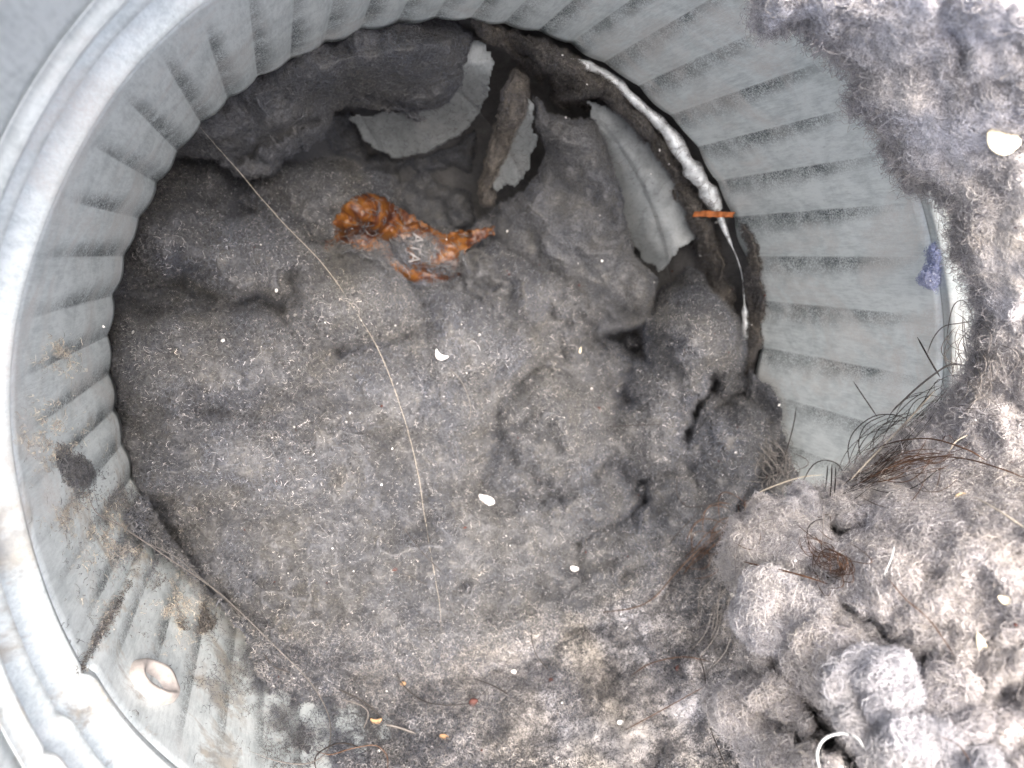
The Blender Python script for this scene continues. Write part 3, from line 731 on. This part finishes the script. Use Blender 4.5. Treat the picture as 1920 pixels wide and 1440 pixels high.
# ------------------------------------------------------------------ orange wrapper in the lint
def depth_at(px, py):
    i = np.clip((np.asarray(px)-X0)/G, 0, NX-1).round().astype(int); j = np.clip((np.asarray(py)-Y0)/G, 0, NY-1).round().astype(int)
    return TB[j, i]
def wrapper():
    m, nt, N, L, bs = new_mat('orange_film')
    co = objco(nt)
    f = noise(nt, co, 15, 4, 0.6, 2.2)
    col = ramp(nt, f, [(0.36, (0.03, 0.007, 0.004)), (0.46, (0.085, 0.025, 0.006)), (0.58, (0.17, 0.066, 0.010)), (0.70, (0.055, 0.015, 0.005))])
    atd = N.new('ShaderNodeAttribute'); atd.attribute_name = 'dusting'; dust = atd.outputs['Fac']
    col = mix(nt, dust, col, (0.19, 0.182, 0.18))
    L.new(col, bs.inputs['Base Color'])
    bs.inputs['Roughness'].default_value = 0.5
    L.new(bump(nt, noise(nt, co, 50, 3), 0.3, 0.005), bs.inputs['Normal'])
    out = [(606, 470), (612, 448), (622, 420), (640, 388), (664, 368), (692, 362), (722, 370), (752, 390), (790, 418), (830, 440), (880, 432), (926, 424), (924, 440), (890, 458), (872, 470), (884, 510), (872, 560), (840, 566), (800, 545), (760, 520), (700, 500), (650, 485)]
    sd, win = poly_sd(out, 3, 51, 20)
    x, y = PX[win].astype(float), PY[win].astype(float)
    cr = 0.026*np.abs(fbm(x*0.8+y*0.5, (y-x*0.3)*1.6, 90, 511, 2, 0.5)) + 0.004*np.abs(fbm(x, y, 18, 521, 2))
    ref = np.median(TB[win][sd > 0])
    t = 0.30*TB[win] + 0.70*(ref - 0.0) - 0.045 - cr - 0.05*np.exp(-((x-690)/70)**2 - ((y-400)/50)**2) + 0.06*sstep(490, 560, y) - 0.0006*(450-y)*0
    o, v, f, b = sheet('orange_wrapper', t, sd, win, m)
    vx, vy = project(v)
    dv = np.zeros(len(v))
    for cx, cy, rx, ry, k in ((672, 444, 16, 4, .4), (712, 456, 34, 6, .6), (740, 470, 40, 14, 1), (775, 468, 40, 26, 1), (700, 480, 60, 14, .9), (840, 500, 40, 14, .6), (800, 540, 50, 14, .4), (640, 470, 28, 14, .8)):
        dv = np.maximum(dv, k*np.exp(-(((vx-cx)/rx)**2+((vy-cy)/ry)**2)**1.5))
    dv = np.clip(dv*(1.05+0.9*fbm(vx, vy, 24, 61, 3)), 0, 0.97)
    ad = o.data.attributes.new('dusting', 'FLOAT', 'POINT'); ad.data.foreach_set('value', dv.astype(np.float32))
    s = o.modifiers.new('film', 'SOLIDIFY'); s.thickness = 0.0015
    tag(o, 'crumpled orange film wrapper half buried in the lint, with pale letters', 'wrapper')
    wgt = dv[f[:, 0]]**1.5 + 0.03 + 0.5*sstep(520, 560, vy[f[:, 0]])
    fibres(o, v, f, b, 2600, 'grey', 0.012, 0.035, 0.0004, 0.006, 0.6, 52, weight=wgt)
    # printed letters, turned a quarter to the right as in the photograph
    cu = bpy.data.curves.new('lettering', 'FONT')
    cu.body = 'ATA'; cu.size = 0.027; cu.align_x = 'CENTER'; cu.align_y = 'CENTER'; cu.extrude = 0.0004; cu.offset = 0.0002
    cu.materials.append(plain_mat('pale_print', (0.21, 0.205, 0.205), 0.8, 0, 0.2, 0.3))
    tmp = bpy.data.objects.new('lettering', cu); scene.collection.objects.link(tmp)
    lme = bpy.data.meshes.new_from_object(tmp.evaluated_get(bpy.context.evaluated_depsgraph_get()))
    bpy.data.objects.remove(tmp)
    lo = bpy.data.objects.new('lettering', lme); scene.collection.objects.link(lo)
    c = np.array([779., 466.]); d0 = dirs(c[0], c[1]); tt = float(min(depth_at(c[0]+i, c[1]+j) for i in (-12, 0, 12) for j in (-28, -14, 0, 14, 28))) - 0.006
    p0 = CA + d0*tt
    ex = CA + dirs(775., 491.)*tt - p0; ex /= np.linalg.norm(ex)
    nz = -d0; ey = np.cross(nz, ex); ey /= np.linalg.norm(ey); nz = np.cross(ex, ey)
    mw = Matrix(np.column_stack([ex, ey, nz]).tolist()).to_4x4(); mw.translation = Vector(p0)
    lo.parent = o
    lo.matrix_local = Matrix.Translation(o.location).inverted() @ mw
wrapper()
# clumps of lint that lap over the wrapper's lower side
def lap(label, out, seed, off=0.03):
    ref = TB.copy()
    def base(x, y, th, d, win):
        c = np.median(ref[win]); return 0.5*ref[win] + 0.5*c - off - th
    lint('lint_tuft', label, 'lint', out, base, 0.03, 22, 'grey', 1600, seed, (), (), wob=6, skirt=0.1, lift=0.006, group='lint tufts lapping over the orange wrapper')
lap('lint tuft lapping over the lower left edge of the orange wrapper', [(625, 470), (660, 462), (700, 480), (735, 500), (740, 530), (690, 540), (640, 525), (615, 500)], 61, 0.035)
lap('small lint tuft under the right arm of the orange wrapper', [(862, 478), (900, 470), (930, 490), (940, 530), (905, 560), (880, 545), (868, 510)], 62, 0.03)

# ------------------------------------------------------------------ hairs, threads, splinter and crumbs
HM = {'black': plain_mat('dark_hair', (0.030, 0.026, 0.024), 0.45, 0, 0.4, 0.3), 'brown': plain_mat('brown_hair', (0.085, 0.045, 0.025), 0.45, 0, 0.4, 0.3),
      'straw': plain_mat('straw', (0.42, 0.38, 0.31), 0.55, 0, 0.4, 0.2), 'pale': plain_mat('pale_thread', (0.45, 0.47, 0.465), 0.6, 0, 0.3, 0.12), 'grey': plain_mat('grey_hair', (0.15, 0.14, 0.13), 0.5, 0, 0.4, 0.3)}
def spline(pts, n):
    p = np.array(pts, float); p = np.vstack([2*p[0]-p[1], p, 2*p[-1]-p[-2]])
    out = []; m = len(p)-3
    for k in range(n):
        u = k/(n-1)*m; i = min(int(u), m-1); s = u-i
        a, b, c, d = p[i:i+4]
        out.append(0.5*((2*b)+(c-a)*s+(2*a-5*b+4*c-d)*s*s+(-a+3*b-3*c+d)*s**3))
    return np.array(out)
def tube_arrays(P, rad, sides=5):
    n = len(P); T = np.gradient(P, axis=0); T /= np.maximum(np.linalg.norm(T, axis=1), 1e-9)[:, None]
    ref = np.array([0.31, 0.22, 0.92]); A = np.cross(T, ref); A /= np.maximum(np.linalg.norm(A, axis=1), 1e-9)[:, None]; B = np.cross(T, A)
    r = rad*np.minimum(1, 0.25 + 6*np.minimum(np.linspace(0, 1, n), np.linspace(1, 0, n)))
    an = 2*np.pi*np.arange(sides)/sides
    v = P[:, None] + r[:, None, None]*(np.cos(an)[None, :, None]*A[:, None] + np.sin(an)[None, :, None]*B[:, None])
    i = np.arange(n-1)[:, None]*sides; j = np.arange(sides)[None, :]
    f = np.stack([i+j, i+(j+1) % sides, i+sides+(j+1) % sides, i+sides+j], -1).reshape(-1, 4)
    return v.reshape(-1, 3), f
def hair_path(pts, lift, n=None, arch=0.0):
    L = np.sum(np.hypot(*np.diff(np.array(pts), axis=0).T))
    n = n or int(max(8, min(70, L/9)))
    q = spline(pts, n)
    t = depth_at(q[:, 0], q[:, 1])
    k = 5
    tp = np.pad(t, k, mode='edge'); tm = np.array([tp[i:i+2*k+1].min() for i in range(n)])
    tp = np.pad(tm, k, mode='edge'); tm = np.array([tp[i:i+2*k+1].mean() for i in range(n)])
    u = np.linspace(0, 1, n)
    t = np.minimum(tm, t + 0.02) - lift - arch*4*u*(1-u)
    return CA + dirs(q[:, 0], q[:, 1])*t[:, None]
def hair(name, label, cat, pts, wpx, mat, lift=0.006, arch=0.0, group=None, path=None):
    P = hair_path(pts, lift, arch=arch) if path is None else path
    rad = 0.39*wpx*np.linalg.norm(P.mean(0)-CA)/F
    v, f = tube_arrays(P, rad)
    b = P.mean(0)
    o = mesh_obj(name, v-b, f, HM[mat]); o.location = b
    return tag(o, label, cat, group)
HG = 'single hairs lying on the lint and metal'
hair('hair', 'long dark hair along the lower left lint edge, hooking left at the bottom', 'hair', [(160, 905), (180, 960), (233, 990), (317, 1047), (400, 1103), (450, 1147), (517, 1213), (580, 1277), (613, 1333), (620, 1377), (610, 1413), (573, 1432), (520, 1427), (467, 1408)], 2.6, 'grey', group=HG)
hair('hair', 'thinner dark hair running beside the long hooked hair at the lower left', 'hair', [(190, 922), (205, 965), (262, 1010), (330, 1045), (395, 1100), (432, 1134), (460, 1165)], 2.0, 'grey', group=HG)
hair('hair', 'short black hair by the lower left border of the lint', 'hair', [(493, 1223), (513, 1250), (547, 1262)], 3.2, 'black', group=HG)
hair('hair', 'black hair arc curling off the bottom edge under the hooked hair', 'hair', [(683, 1407), (662, 1397), (639, 1393), (616, 1400), (595, 1414), (590, 1429), (594, 1446)], 3.2, 'black', group=HG)
hair('hair', 'wavy dark hair crossing the black arc at the bottom edge', 'hair', [(595, 1409), (616, 1415), (633, 1412), (650, 1406), (677, 1400), (702, 1397), (718, 1406), (727, 1422), (726, 1446)], 2.4, 'brown', group=HG)
hair('hair', 'thick black hair bending down to the olive twig', 'hair', [(633, 1291), (660, 1304), (685, 1318), (706, 1335), (720, 1354)], 3.6, 'black', group=HG)
hair('hair', 'dark hook shaped hair below the thick black hair', 'hair', [(639, 1312), (664, 1317), (683, 1326), (691, 1339), (685, 1358), (681, 1366)], 3.0, 'grey', group=HG)
hair('twig', 'straight olive grey twig on the lint near the bottom edge', 'twig', [(722, 1358), (748, 1364), (781, 1376)], 5.5, 'grey')
hair('hair', 'dark hair ending at a dark red crumb at the bottom of the lint', 'hair', [(743, 1256), (752, 1279), (777, 1304), (802, 1317), (827, 1322), (852, 1322), (879, 1320)], 2.4, 'black', group=HG)
hair('hair', 'short dark hair right above the dark red crumb', 'hair', [(889, 1272), (914, 1281), (935, 1291), (956, 1304)], 2.8, 'black', group=HG)
hair('hair', 'straight dark hair on the lint right beside the lower end of the pale filament', 'hair', [(758, 992), (790, 1033), (833, 1078)], 2.2, 'black', group=HG)
hair('hair', 'small wavy dark hair left of the lower end of the pale filament', 'hair', [(737, 1075), (763, 1078), (782, 1088), (802, 1097)], 2.2, 'black', group=HG)
hair('hair', 'dark upright hair curving down to a small red crumb', 'hair', [(996, 1180), (998, 1205), (1008, 1232), (1035, 1264)], 2.4, 'black', group=HG)
hair('hair', 'brown hair arc on the pale lint left of the dark gap', 'hair', [(1180, 1270), (1213, 1247), (1253, 1235), (1290, 1232), (1330, 1240)], 2.2, 'brown', group=HG)
hair('hair', 'brown hair slanting up the lint to the lint pile', 'hair', [(1122, 1149), (1187, 1140), (1227, 1120), (1262, 1080), (1300, 1040), (1345, 1000)], 2.4, 'brown', group=HG)
hair('hair', 'thin brown hair below the slanting brown hair', 'hair', [(1170, 1370), (1213, 1347), (1280, 1310), (1330, 1282)], 2.0, 'brown', group=HG)
hair('hair', 'dark U shaped hair on the lint right of the small black crack', 'hair', [(1270, 894), (1269, 925), (1286, 949), (1317, 949), (1345, 942), (1372, 934)], 2.4, 'black', group=HG)
hair('hair', 'short dark hair below the U shaped hair', 'hair', [(1312, 958), (1285, 985), (1262, 1010), (1255, 1022)], 2.2, 'black', group=HG)
hair('hair', 'dark hair crossing the end of the right metal at the lint edge', 'hair', [(1493, 763), (1487, 800), (1467, 870), (1443, 922)], 2.6, 'black', 0.008, group=HG)
hair('hair', 'dark arched hair over the small bluish white puff', 'hair', [(1503, 907), (1523, 873), (1547, 863), (1570, 870), (1583, 889)], 2.6, 'black', 0.006, 0.03, group=HG)
hair('hair', 'pale hair looping from the pile over the metal end', 'hair', [(1394, 966), (1402, 945), (1420, 926), (1447, 913), (1500, 895), (1545, 890)], 2.4, 'straw', 0.008, 0.02, group=HG)
for lab, a, b in [('leftmost of three short stiff black bristles beside the small bluish white puff', (1552, 872), (1546, 926)), ('middle and longest of three short black bristles beside the small bluish white puff', (1560, 870), (1556, 937)),
                  ('rightmost of three short stiff black bristles beside the small bluish white puff', (1567, 876), (1564, 930))]:
    hair('bristle', lab, 'hair', [a, ((a[0]+b[0])/2+1, (a[1]+b[1])/2), b], 3.2, 'black', 0.01, group='stiff black bristles')
hair('straw_fibre', 'long straight pale straw fibre lying across the dark hair tuft', 'straw', [(1753, 732), (1705, 785), (1660, 832), (1610, 884), (1594, 902)], 4.2, 'straw', 0.03)
hair('hair', 'stiff dark hair sticking out over the metal below the two pale beige flutes', 'hair', [(1600, 715), (1622, 748), (1645, 782)], 2.6, 'black', 0.012, 0.01, group=HG)
hair('hair', 'stiff dark hair crossing a bowed hair near the blanket edge', 'hair', [(1720, 632), (1742, 672), (1763, 708)], 3.4, 'black', 0.02, 0.01, group=HG)
hair('hair', 'long bowed grey hair running from the dark tuft up to the blanket edge', 'hair', [(1670, 775), (1700, 745), (1738, 712), (1780, 684), (1815, 686)], 4.0, 'grey', 0.025, 0.01, group=HG)
hair('hair', 'thin looped hair at the upper end of the blanket notch', 'hair', [(1774, 640), (1780, 600), (1788, 573), (1802, 563), (1816, 574), (1828, 612)], 2.0, 'grey', 0.02, 0.02, group=HG)
hair('hair', 'bowed hair from the crossing point up to the twisted pale lint', 'hair', [(1738, 665), (1750, 634), (1770, 612), (1800, 606), (1835, 600)], 2.4, 'grey', 0.02, 0.02, group=HG)
hair('hair', 'round arched dark hair left of the straw fibre', 'hair', [(1595, 875), (1590, 840), (1602, 808), (1635, 782), (1668, 777), (1700, 784)], 2.4, 'black', 0.012, 0.02, group=HG)
hair('hair', 'second arched dark hair inside the round arch', 'hair', [(1617, 868), (1610, 830), (1624, 796), (1665, 776)], 2.2, 'black', 0.012, 0.02, group=HG)
hair('hair', 'reddish brown hair bow over the lint below the straw fibre', 'hair', [(1617, 850), (1680, 828), (1747, 823), (1813, 843), (1850, 864)], 3.0, 'brown', 0.014, 0.01, group=HG)
hair('hair', 'lower reddish brown hair bow running to the right picture edge', 'hair', [(1606, 910), (1680, 872), (1747, 857), (1813, 861), (1880, 880), (1930, 900)], 2.8, 'brown', 0.012, 0.01, group=HG)
hair('hair', 'dark hair sagging below the reddish brown bows', 'hair', [(1630, 915), (1665, 923), (1715, 913), (1763, 877)], 2.2, 'black', 0.01, group=HG)
hair('thread', 'short branched pale thread right of the straw fibre', 'thread', [(1780, 846), (1793, 827), (1816, 815)], 3.2, 'straw', 0.014)
hair('hair', 'thick dark brown hair lying across the topmost grey puff', 'hair', [(1394, 1053), (1430, 1062), (1465, 1069), (1500, 1078), (1545, 1092)], 4.0, 'brown', 0.012, group=HG)
hair('hair', 'thin arched hair over the topmost grey puff', 'hair', [(1380, 1075), (1379, 1040), (1395, 1005), (1425, 980), (1455, 972)], 2.2, 'grey', 0.012, group=HG)
hair('hair', 'thin upright hair over the dark brown hair knot', 'hair', [(1545, 950), (1543, 1000), (1541, 1060), (1538, 1082)], 2.2, 'grey', 0.014, group=HG)
hair('hair', 'dark C shaped hair left of the dark brown hair knot', 'hair', [(1512, 1010), (1516, 988), (1530, 976), (1545, 973)], 2.6, 'black', 0.014, group=HG)
hair('hair', 'dark hair dangling over the black gap beside the lowest puff', 'hair', [(1310, 1225), (1322, 1270), (1325, 1340), (1345, 1400), (1365, 1445)], 2.6, 'black', 0.008, group=HG)
hair('thread', 'curled bluish white thread at the bottom edge in front of the dark hollow', 'thread', [(1538, 1450), (1532, 1412), (1546, 1385), (1577, 1375), (1606, 1383), (1620, 1402)], 5.5, 'pale', 0.03)
hair('thread', 'short white thread on the lint right of the dark brown hair knot', 'thread', [(1677, 1023), (1671, 1047), (1657, 1080)], 3.2, 'pale', 0.012)
hair('thread', 'pale straight fibre at the right edge of the picture below the tan seed', 'thread', [(1828, 932), (1870, 956), (1925, 992)], 3.6, 'straw', 0.012)
hair('hair', 'thin dark hair slanting down the lint right of the pitted puff', 'hair', [(1665, 1085), (1700, 1125), (1745, 1165), (1790, 1230)], 2.2, 'brown', 0.01, group=HG)
hair('hair', 'thin dark hair in the grey lint between the large white tuft and the right edge', 'hair', [(1760, 1380), (1800, 1400), (1830, 1450)], 2.2, 'brown', 0.01, group=HG)
hair('hair', 'faint dark hair curving down from the upper white crumb', 'hair', [(836, 685), (865, 715), (882, 760), (878, 800)], 2.0, 'grey', 0.005, group=HG)
hair('hair', 'thin dark hair lying level left of the black crack', 'hair', [(1146, 800), (1190, 797), (1240, 796)], 2.0, 'black', 0.005, group=HG)
# the pale filament that hangs across the hole
def filament():
    pts = [(370, 233), (450, 325), (520, 405), (620, 515), (700, 640), (750, 760), (780, 870), (795, 960), (806, 1030), (820, 1110), (828, 1185)]
    q = spline(pts, 70)
    t0 = float(t_plane(dirs(370., 233.), 0.004)); t1 = float(depth_at(828, 1185)) - 0.005
    surf = depth_at(q[:, 0], q[:, 1])
    t = np.minimum(np.linspace(t0, t1, 70), surf - 0.006)
    tp = np.pad(t, 6, mode='edge'); t = np.array([tp[i:i+13].mean() for i in range(70)]); t = np.minimum(t, surf-0.003)
    q = q + np.stack([1.6*fbm(np.arange(70)*9.0, np.zeros(70), 40, 5, 3), 1.6*fbm(np.arange(70)*9.0, np.ones(70)*50, 40, 6, 3)], 1)
    P = CA + dirs(q[:, 0], q[:, 1])*t[:, None]
    hair('filament', 'long fine pale filament hanging in a bow across the hole from the left edge', 'thread', None, 1.2, 'straw', path=P)
filament()

# matted tufts of hair: each tuft is one matted thing
def tuft(name, label, pts, width, n, mat, seed, lift=0.012, wpx=2.0, jit=0.25):
    r = np.random.default_rng(seed); V, Fc, off = [], [], 0
    p = np.array(pts, float)
    for k in range(n):
        a, b = sorted(r.random(2)); 
        if b - a < 0.25: b = min(1, a + 0.3 + 0.3*r.random())
        base = spline(p, 24)[int(a*23):max(int(b*23), int(a*23)+4)+1]
        if len(base) < 3: continue
        o1 = r.normal(size=2)*width; bow = r.normal()*width*1.6
        u = np.linspace(0, 1, len(base))
        dirv = base[-1]-base[0]; nn = np.array([-dirv[1], dirv[0]])/max(np.hypot(*dirv), 1)
        q = base + o1 + nn*(bow*4*u*(1-u))[:, None] + nn*(r.normal()*width*jit*(u-0.5))[:, None]
        t = depth_at(q[:, 0], q[:, 1]); t = np.full(len(q), np.median(t))*0.6 + 0.4*t - lift*(0.3+1.4*r.random()) - 0.02*r.random()*4*u*(1-u)
        P = CA + dirs(q[:, 0], q[:, 1])*t[:, None]
        v, f = tube_arrays(P, 0.40*wpx*(0.7+0.6*r.random())*t.mean()/F, 4)
        V.append(v); Fc.append(f+off); off += len(v)
    v = np.concatenate(V); b = v.mean(0)
    o = mesh_obj(name, v-b, np.concatenate(Fc), HM[mat]); o.location = b
    return tag(o, label, 'hair tuft')
tuft('hair_tuft', 'matted dark hair tuft along the lint edge above the pile, under the straw fibre', [(1570, 915), (1625, 870), (1680, 820), (1740, 765), (1790, 720)], 13, 60, 'black', 71, 0.02, 1.5)
tuft('hair_tuft', 'reddish brown hair tuft spreading over the lint below the straw fibre', [(1590, 915), (1660, 880), (1730, 860), (1800, 850)], 14, 45, 'brown', 72, 0.012, 1.5)
tuft('hair_tuft', 'dark hair tuft at the notch of the blanket edge near the twisted pale lint', [(1800, 600), (1815, 660), (1825, 720), (1800, 760)], 17, 44, 'grey', 73, 0.016, 1.4)
tuft('hair_knot', 'dark brown hair knot in the hollow right of the topmost grey puff', [(1512, 1005), (1540, 1030), (1570, 1045), (1575, 1075), (1535, 1080)], 12, 60, 'brown', 74, 0.012, 1.5)
tuft('hair_tuft', 'sparse dark hairs bunched where the lint meets the right metal end', [(1400, 800), (1440, 840), (1470, 880), (1460, 920)], 16, 34, 'grey', 75, 0.006, 1.7)
tuft('hair_tuft', 'sparse brown hairs bunched over the black gap left of the pile', [(1290, 1060), (1330, 1010), (1370, 980), (1410, 960)], 20, 26, 'brown', 76, 0.010, 1.8)
tuft('hair_tuft', 'sparse thin hairs bunched over the gap beside the pitted puff', [(1300, 1250), (1340, 1190), (1350, 1110), (1380, 1060)], 22, 18, 'grey', 77, 0.010, 1.6)

# rust brown splinter bridging the lining and the edge
def splinter():
    d0, d1 = dirs(1302., 402.), dirs(1375., 402.)
    P0 = CA + d0*(float(depth_at(1302, 402)) - 0.012); P1 = CA + d1*(float(t_cyl(d1, R0-0.012)) - 0.004)
    ax = P1-P0; L = np.linalg.norm(ax); ax /= L
    up = np.array([0, 1, 0.0]); up -= ax*np.dot(up, ax); up /= np.linalg.norm(up); sd = np.cross(ax, up)
    r = np.random.default_rng(5); v, f = [], []
    n = 16
    for i in range(n):
        u = i/(n-1); h = 0.0047*(1 + 0.12*r.normal()); w = 0.004*(1+0.12*r.normal())
        c = P0 + ax*L*u + up*0.0006*math.sin(5*u)
        for sx, sy in ((1, 1), (0.2, 1.15), (-1, 1), (-1.1, 0), (-1, -1), (0.1, -1.1), (1, -1), (1.1, 0)):
            v.append(c + up*h*sy*(0.9+0.1*r.random()) + sd*w*sx + ax*0.003*(sy if i in (0, n-1) else 0)*r.random())
        if i:
            for q in range(8): f.append(((i-1)*8+q, (i-1)*8+(q+1) % 8, i*8+(q+1) % 8, i*8+q))
    f += [tuple(range(7, -1, -1)), tuple(range((n-1)*8, n*8))]
    o = mesh_obj('wood_splinter', v, f, plain_mat('rusty_wood', (0.33, 0.105, 0.028), 0.6, 0, 0.3, 0.35, 160, 0.002), smooth=False)
    tag(o, 'short straight rust brown splinter bridging the right edge of the hole', 'splinter')
splinter()

# crumbs and flakes
def blob(px, py, rx, ry, rot, thick, seed, off=0.0, bent=0.6):
    r = np.random.default_rng(seed)
    d0 = dirs(float(px), float(py)); t = float(depth_at(px, py)) - off
    c = CA + d0*t; s = t/F
    ex = RM @ np.array([math.cos(rot), -math.sin(rot), 0]); ey = RM @ np.array([math.sin(rot), math.cos(rot), 0]); ez = RM @ np.array([0, 0, 1.0])
    bend = r.normal()*bent if rx > 5 else 0.0
    nu, nvv = (22, 11) if rx > 5 else (8, 5); v, f = [], []
    lo_ = 2*np.pi*np.arange(nu)/nu; wob = 1 + sum((0.16/k)*r.normal()*np.cos(k*lo_+6*r.random()) for k in (1, 2, 3, 4, 5))
    for j in range(nvv):
        la = -math.pi/2 + math.pi*j/(nvv-1)
        for i in range(nu):
            lo = 2*math.pi*i/nu; k = math.cos(la)*wob[i]*(1+0.02*r.normal())
            v.append(c + ex*s*rx*k*math.cos(lo) + ey*s*(ry*k*math.sin(lo) + bend*ry*(k*math.cos(lo))**2) + ez*s*thick*math.sin(la)*(1+0.08*r.normal()))
    for j in range(nvv-1):
        for i in range(nu): f.append((j*nu+i, j*nu+(i+1) % nu, (j+1)*nu+(i+1) % nu, (j+1)*nu+i))
    return np.array(v), f, c
CM = {'white': plain_mat('white_crumb', (0.80, 0.79, 0.76), 0.7, 0, 0.3, 0.12, 200, 0.001), 'cream': plain_mat('cream_flake', (0.78, 0.70, 0.52), 0.6, 0, 0.3, 0.12, 60, 0.002),
      'tan': plain_mat('tan_seed', (0.55, 0.42, 0.26), 0.6, 0, 0.3, 0.2, 90), 'orange': plain_mat('orange_crumb', (0.42, 0.27, 0.15), 0.6, 0, 0.3, 0.2), 'red': plain_mat('red_crumb', (0.085, 0.032, 0.026), 0.6, 0, 0.3, 0.3)}
def crumb(name, label, px, py, rx, ry, rot, mat, seed, thick=None, cat='crumb'):
    v, f, c = blob(px, py, rx, ry, rot, thick or 0.6*min(rx, ry), seed, 0.022 if cat == 'flake' else 0.006, 0.0 if cat == 'flake' else 0.6)
    o = mesh_obj(name, v-c, f, CM[mat]); o.location = c
    return tag(o, label, cat)
crumb('white_crumb', 'large white bean shaped crumb lying low in the middle of the lint', 910, 939, 17, 9, 0.4, 'white', 81)
crumb('white_crumb', 'small white crumb in the middle of the lint below the orange wrapper', 825, 668, 13, 6.5, 0.6, 'white', 82)
crumb('cream_flake', 'flat cream flake on the lint blanket at the upper right', 1879, 263, 26, 20, 0.2, 'cream', 83, 5, 'flake')
crumb('white_crumb', 'cream white crumb on the right lint blanket below the pale fibre', 1837, 1200, 7, 11, -0.3, 'cream', 84)
crumb('white_crumb', 'white crumb with an orange tip at the right edge of the picture', 1886, 1127, 16, 6, 0.2, 'cream', 85)
crumb('tan_seed', 'slim tan seed on the lint right of the reddish brown hairs', 1799, 930, 13, 5, -0.6, 'tan', 86, None, 'seed')
crumb('white_crumb', 'small white crumb right of the short grey fold, low in the lint', 1077, 1067, 9, 5, 0.1, 'white', 87)
crumb('white_crumb', 'round white speck near the bottom of the lint', 963, 1259, 5, 5, 0.0, 'white', 88)
crumb('white_crumb', 'triangular white crumb on the pale lint near the bottom right', 1165, 1356, 8, 5, 0.7, 'white', 89)
crumb('orange_crumb', 'orange yellow crumb touching the olive twig', 704, 1354, 10, 5, 0.1, 'orange', 90)
crumb('orange_crumb', 'pale orange crumb at the bottom right of the olive twig', 833, 1383, 9, 5, 0.3, 'orange', 91)
crumb('orange_crumb', 'tiny peach crumb on the hair above the dark red crumb', 757, 1283, 5, 4.5, 0.3, 'orange', 92)
crumb('red_crumb', 'dark red crumb at the end of a dark hair near the bottom', 885, 1319, 7, 8, 0.4, 'red', 93)
crumb('red_crumb', 'small red crumb below the upright dark hair', 1033, 1276, 5, 4, 0.4, 'red', 94)
crumb('red_crumb', 'small red crumb under the brown hair arc on the pale lint', 1270, 1253, 4, 5, 0.4, 'red', 95)
crumb('red_crumb', 'tiny dark red crumb left of the small wavy hair', 740, 1067, 5, 4, 0.0, 'red', 96)
crumb('tan_seed', 'tiny yellow straw bit beside the dark pit in the lint', 1088, 657, 2.6, 7, 0.2, 'cream', 97, None, 'seed')
# countless specks
def specks(name, label, n, mat, seed, rlo, rhi):
    r = np.random.default_rng(seed); V, Fc, off = [], [], 0
    while len(V) < n:
        px, py = r.random()*1900+10, r.random()*1400+30
        z = CA[2] + float(dirs(px, py)[2])*float(depth_at(px, py))
        wall = abs(float(depth_at(px, py)) - float(t_cyl(dirs(px, py), R0-0.002))) < 0.004 and z > 0
        if wall or (px < 1000 and py < 420): continue
        s = rlo + (rhi-rlo)*r.random()**3
        v, f, c = blob(px, py, s*(1+0.6*r.random()), s, r.random()*3, s*0.7, int(r.integers(1e6)), 0.005)
        V.append(v); Fc += [tuple(q+off for q in t) for t in f]; off += len(v)
    v = np.concatenate(V); b = v.mean(0)
    o = mesh_obj(name, v-b, Fc, mat); o.location = b
    return tag(o, label, 'specks', kind='stuff')
specks('specks', 'countless tiny white specks scattered over the lint', 130, CM['white'], 98, 1.0, 3.2)
specks('dark_specks', 'tiny dark brown specks scattered over the lint', 60, CM['red'], 99, 1.0, 2.6)
print('pix hole edge L/R/T', project(np.array([[-.5, 0, 0], [.5, 0, 0], [0, .5, 0], [0, -.5, 0], [-.5, 0, .4], [-.354, .354, .4], [.5, 0, .4]])))
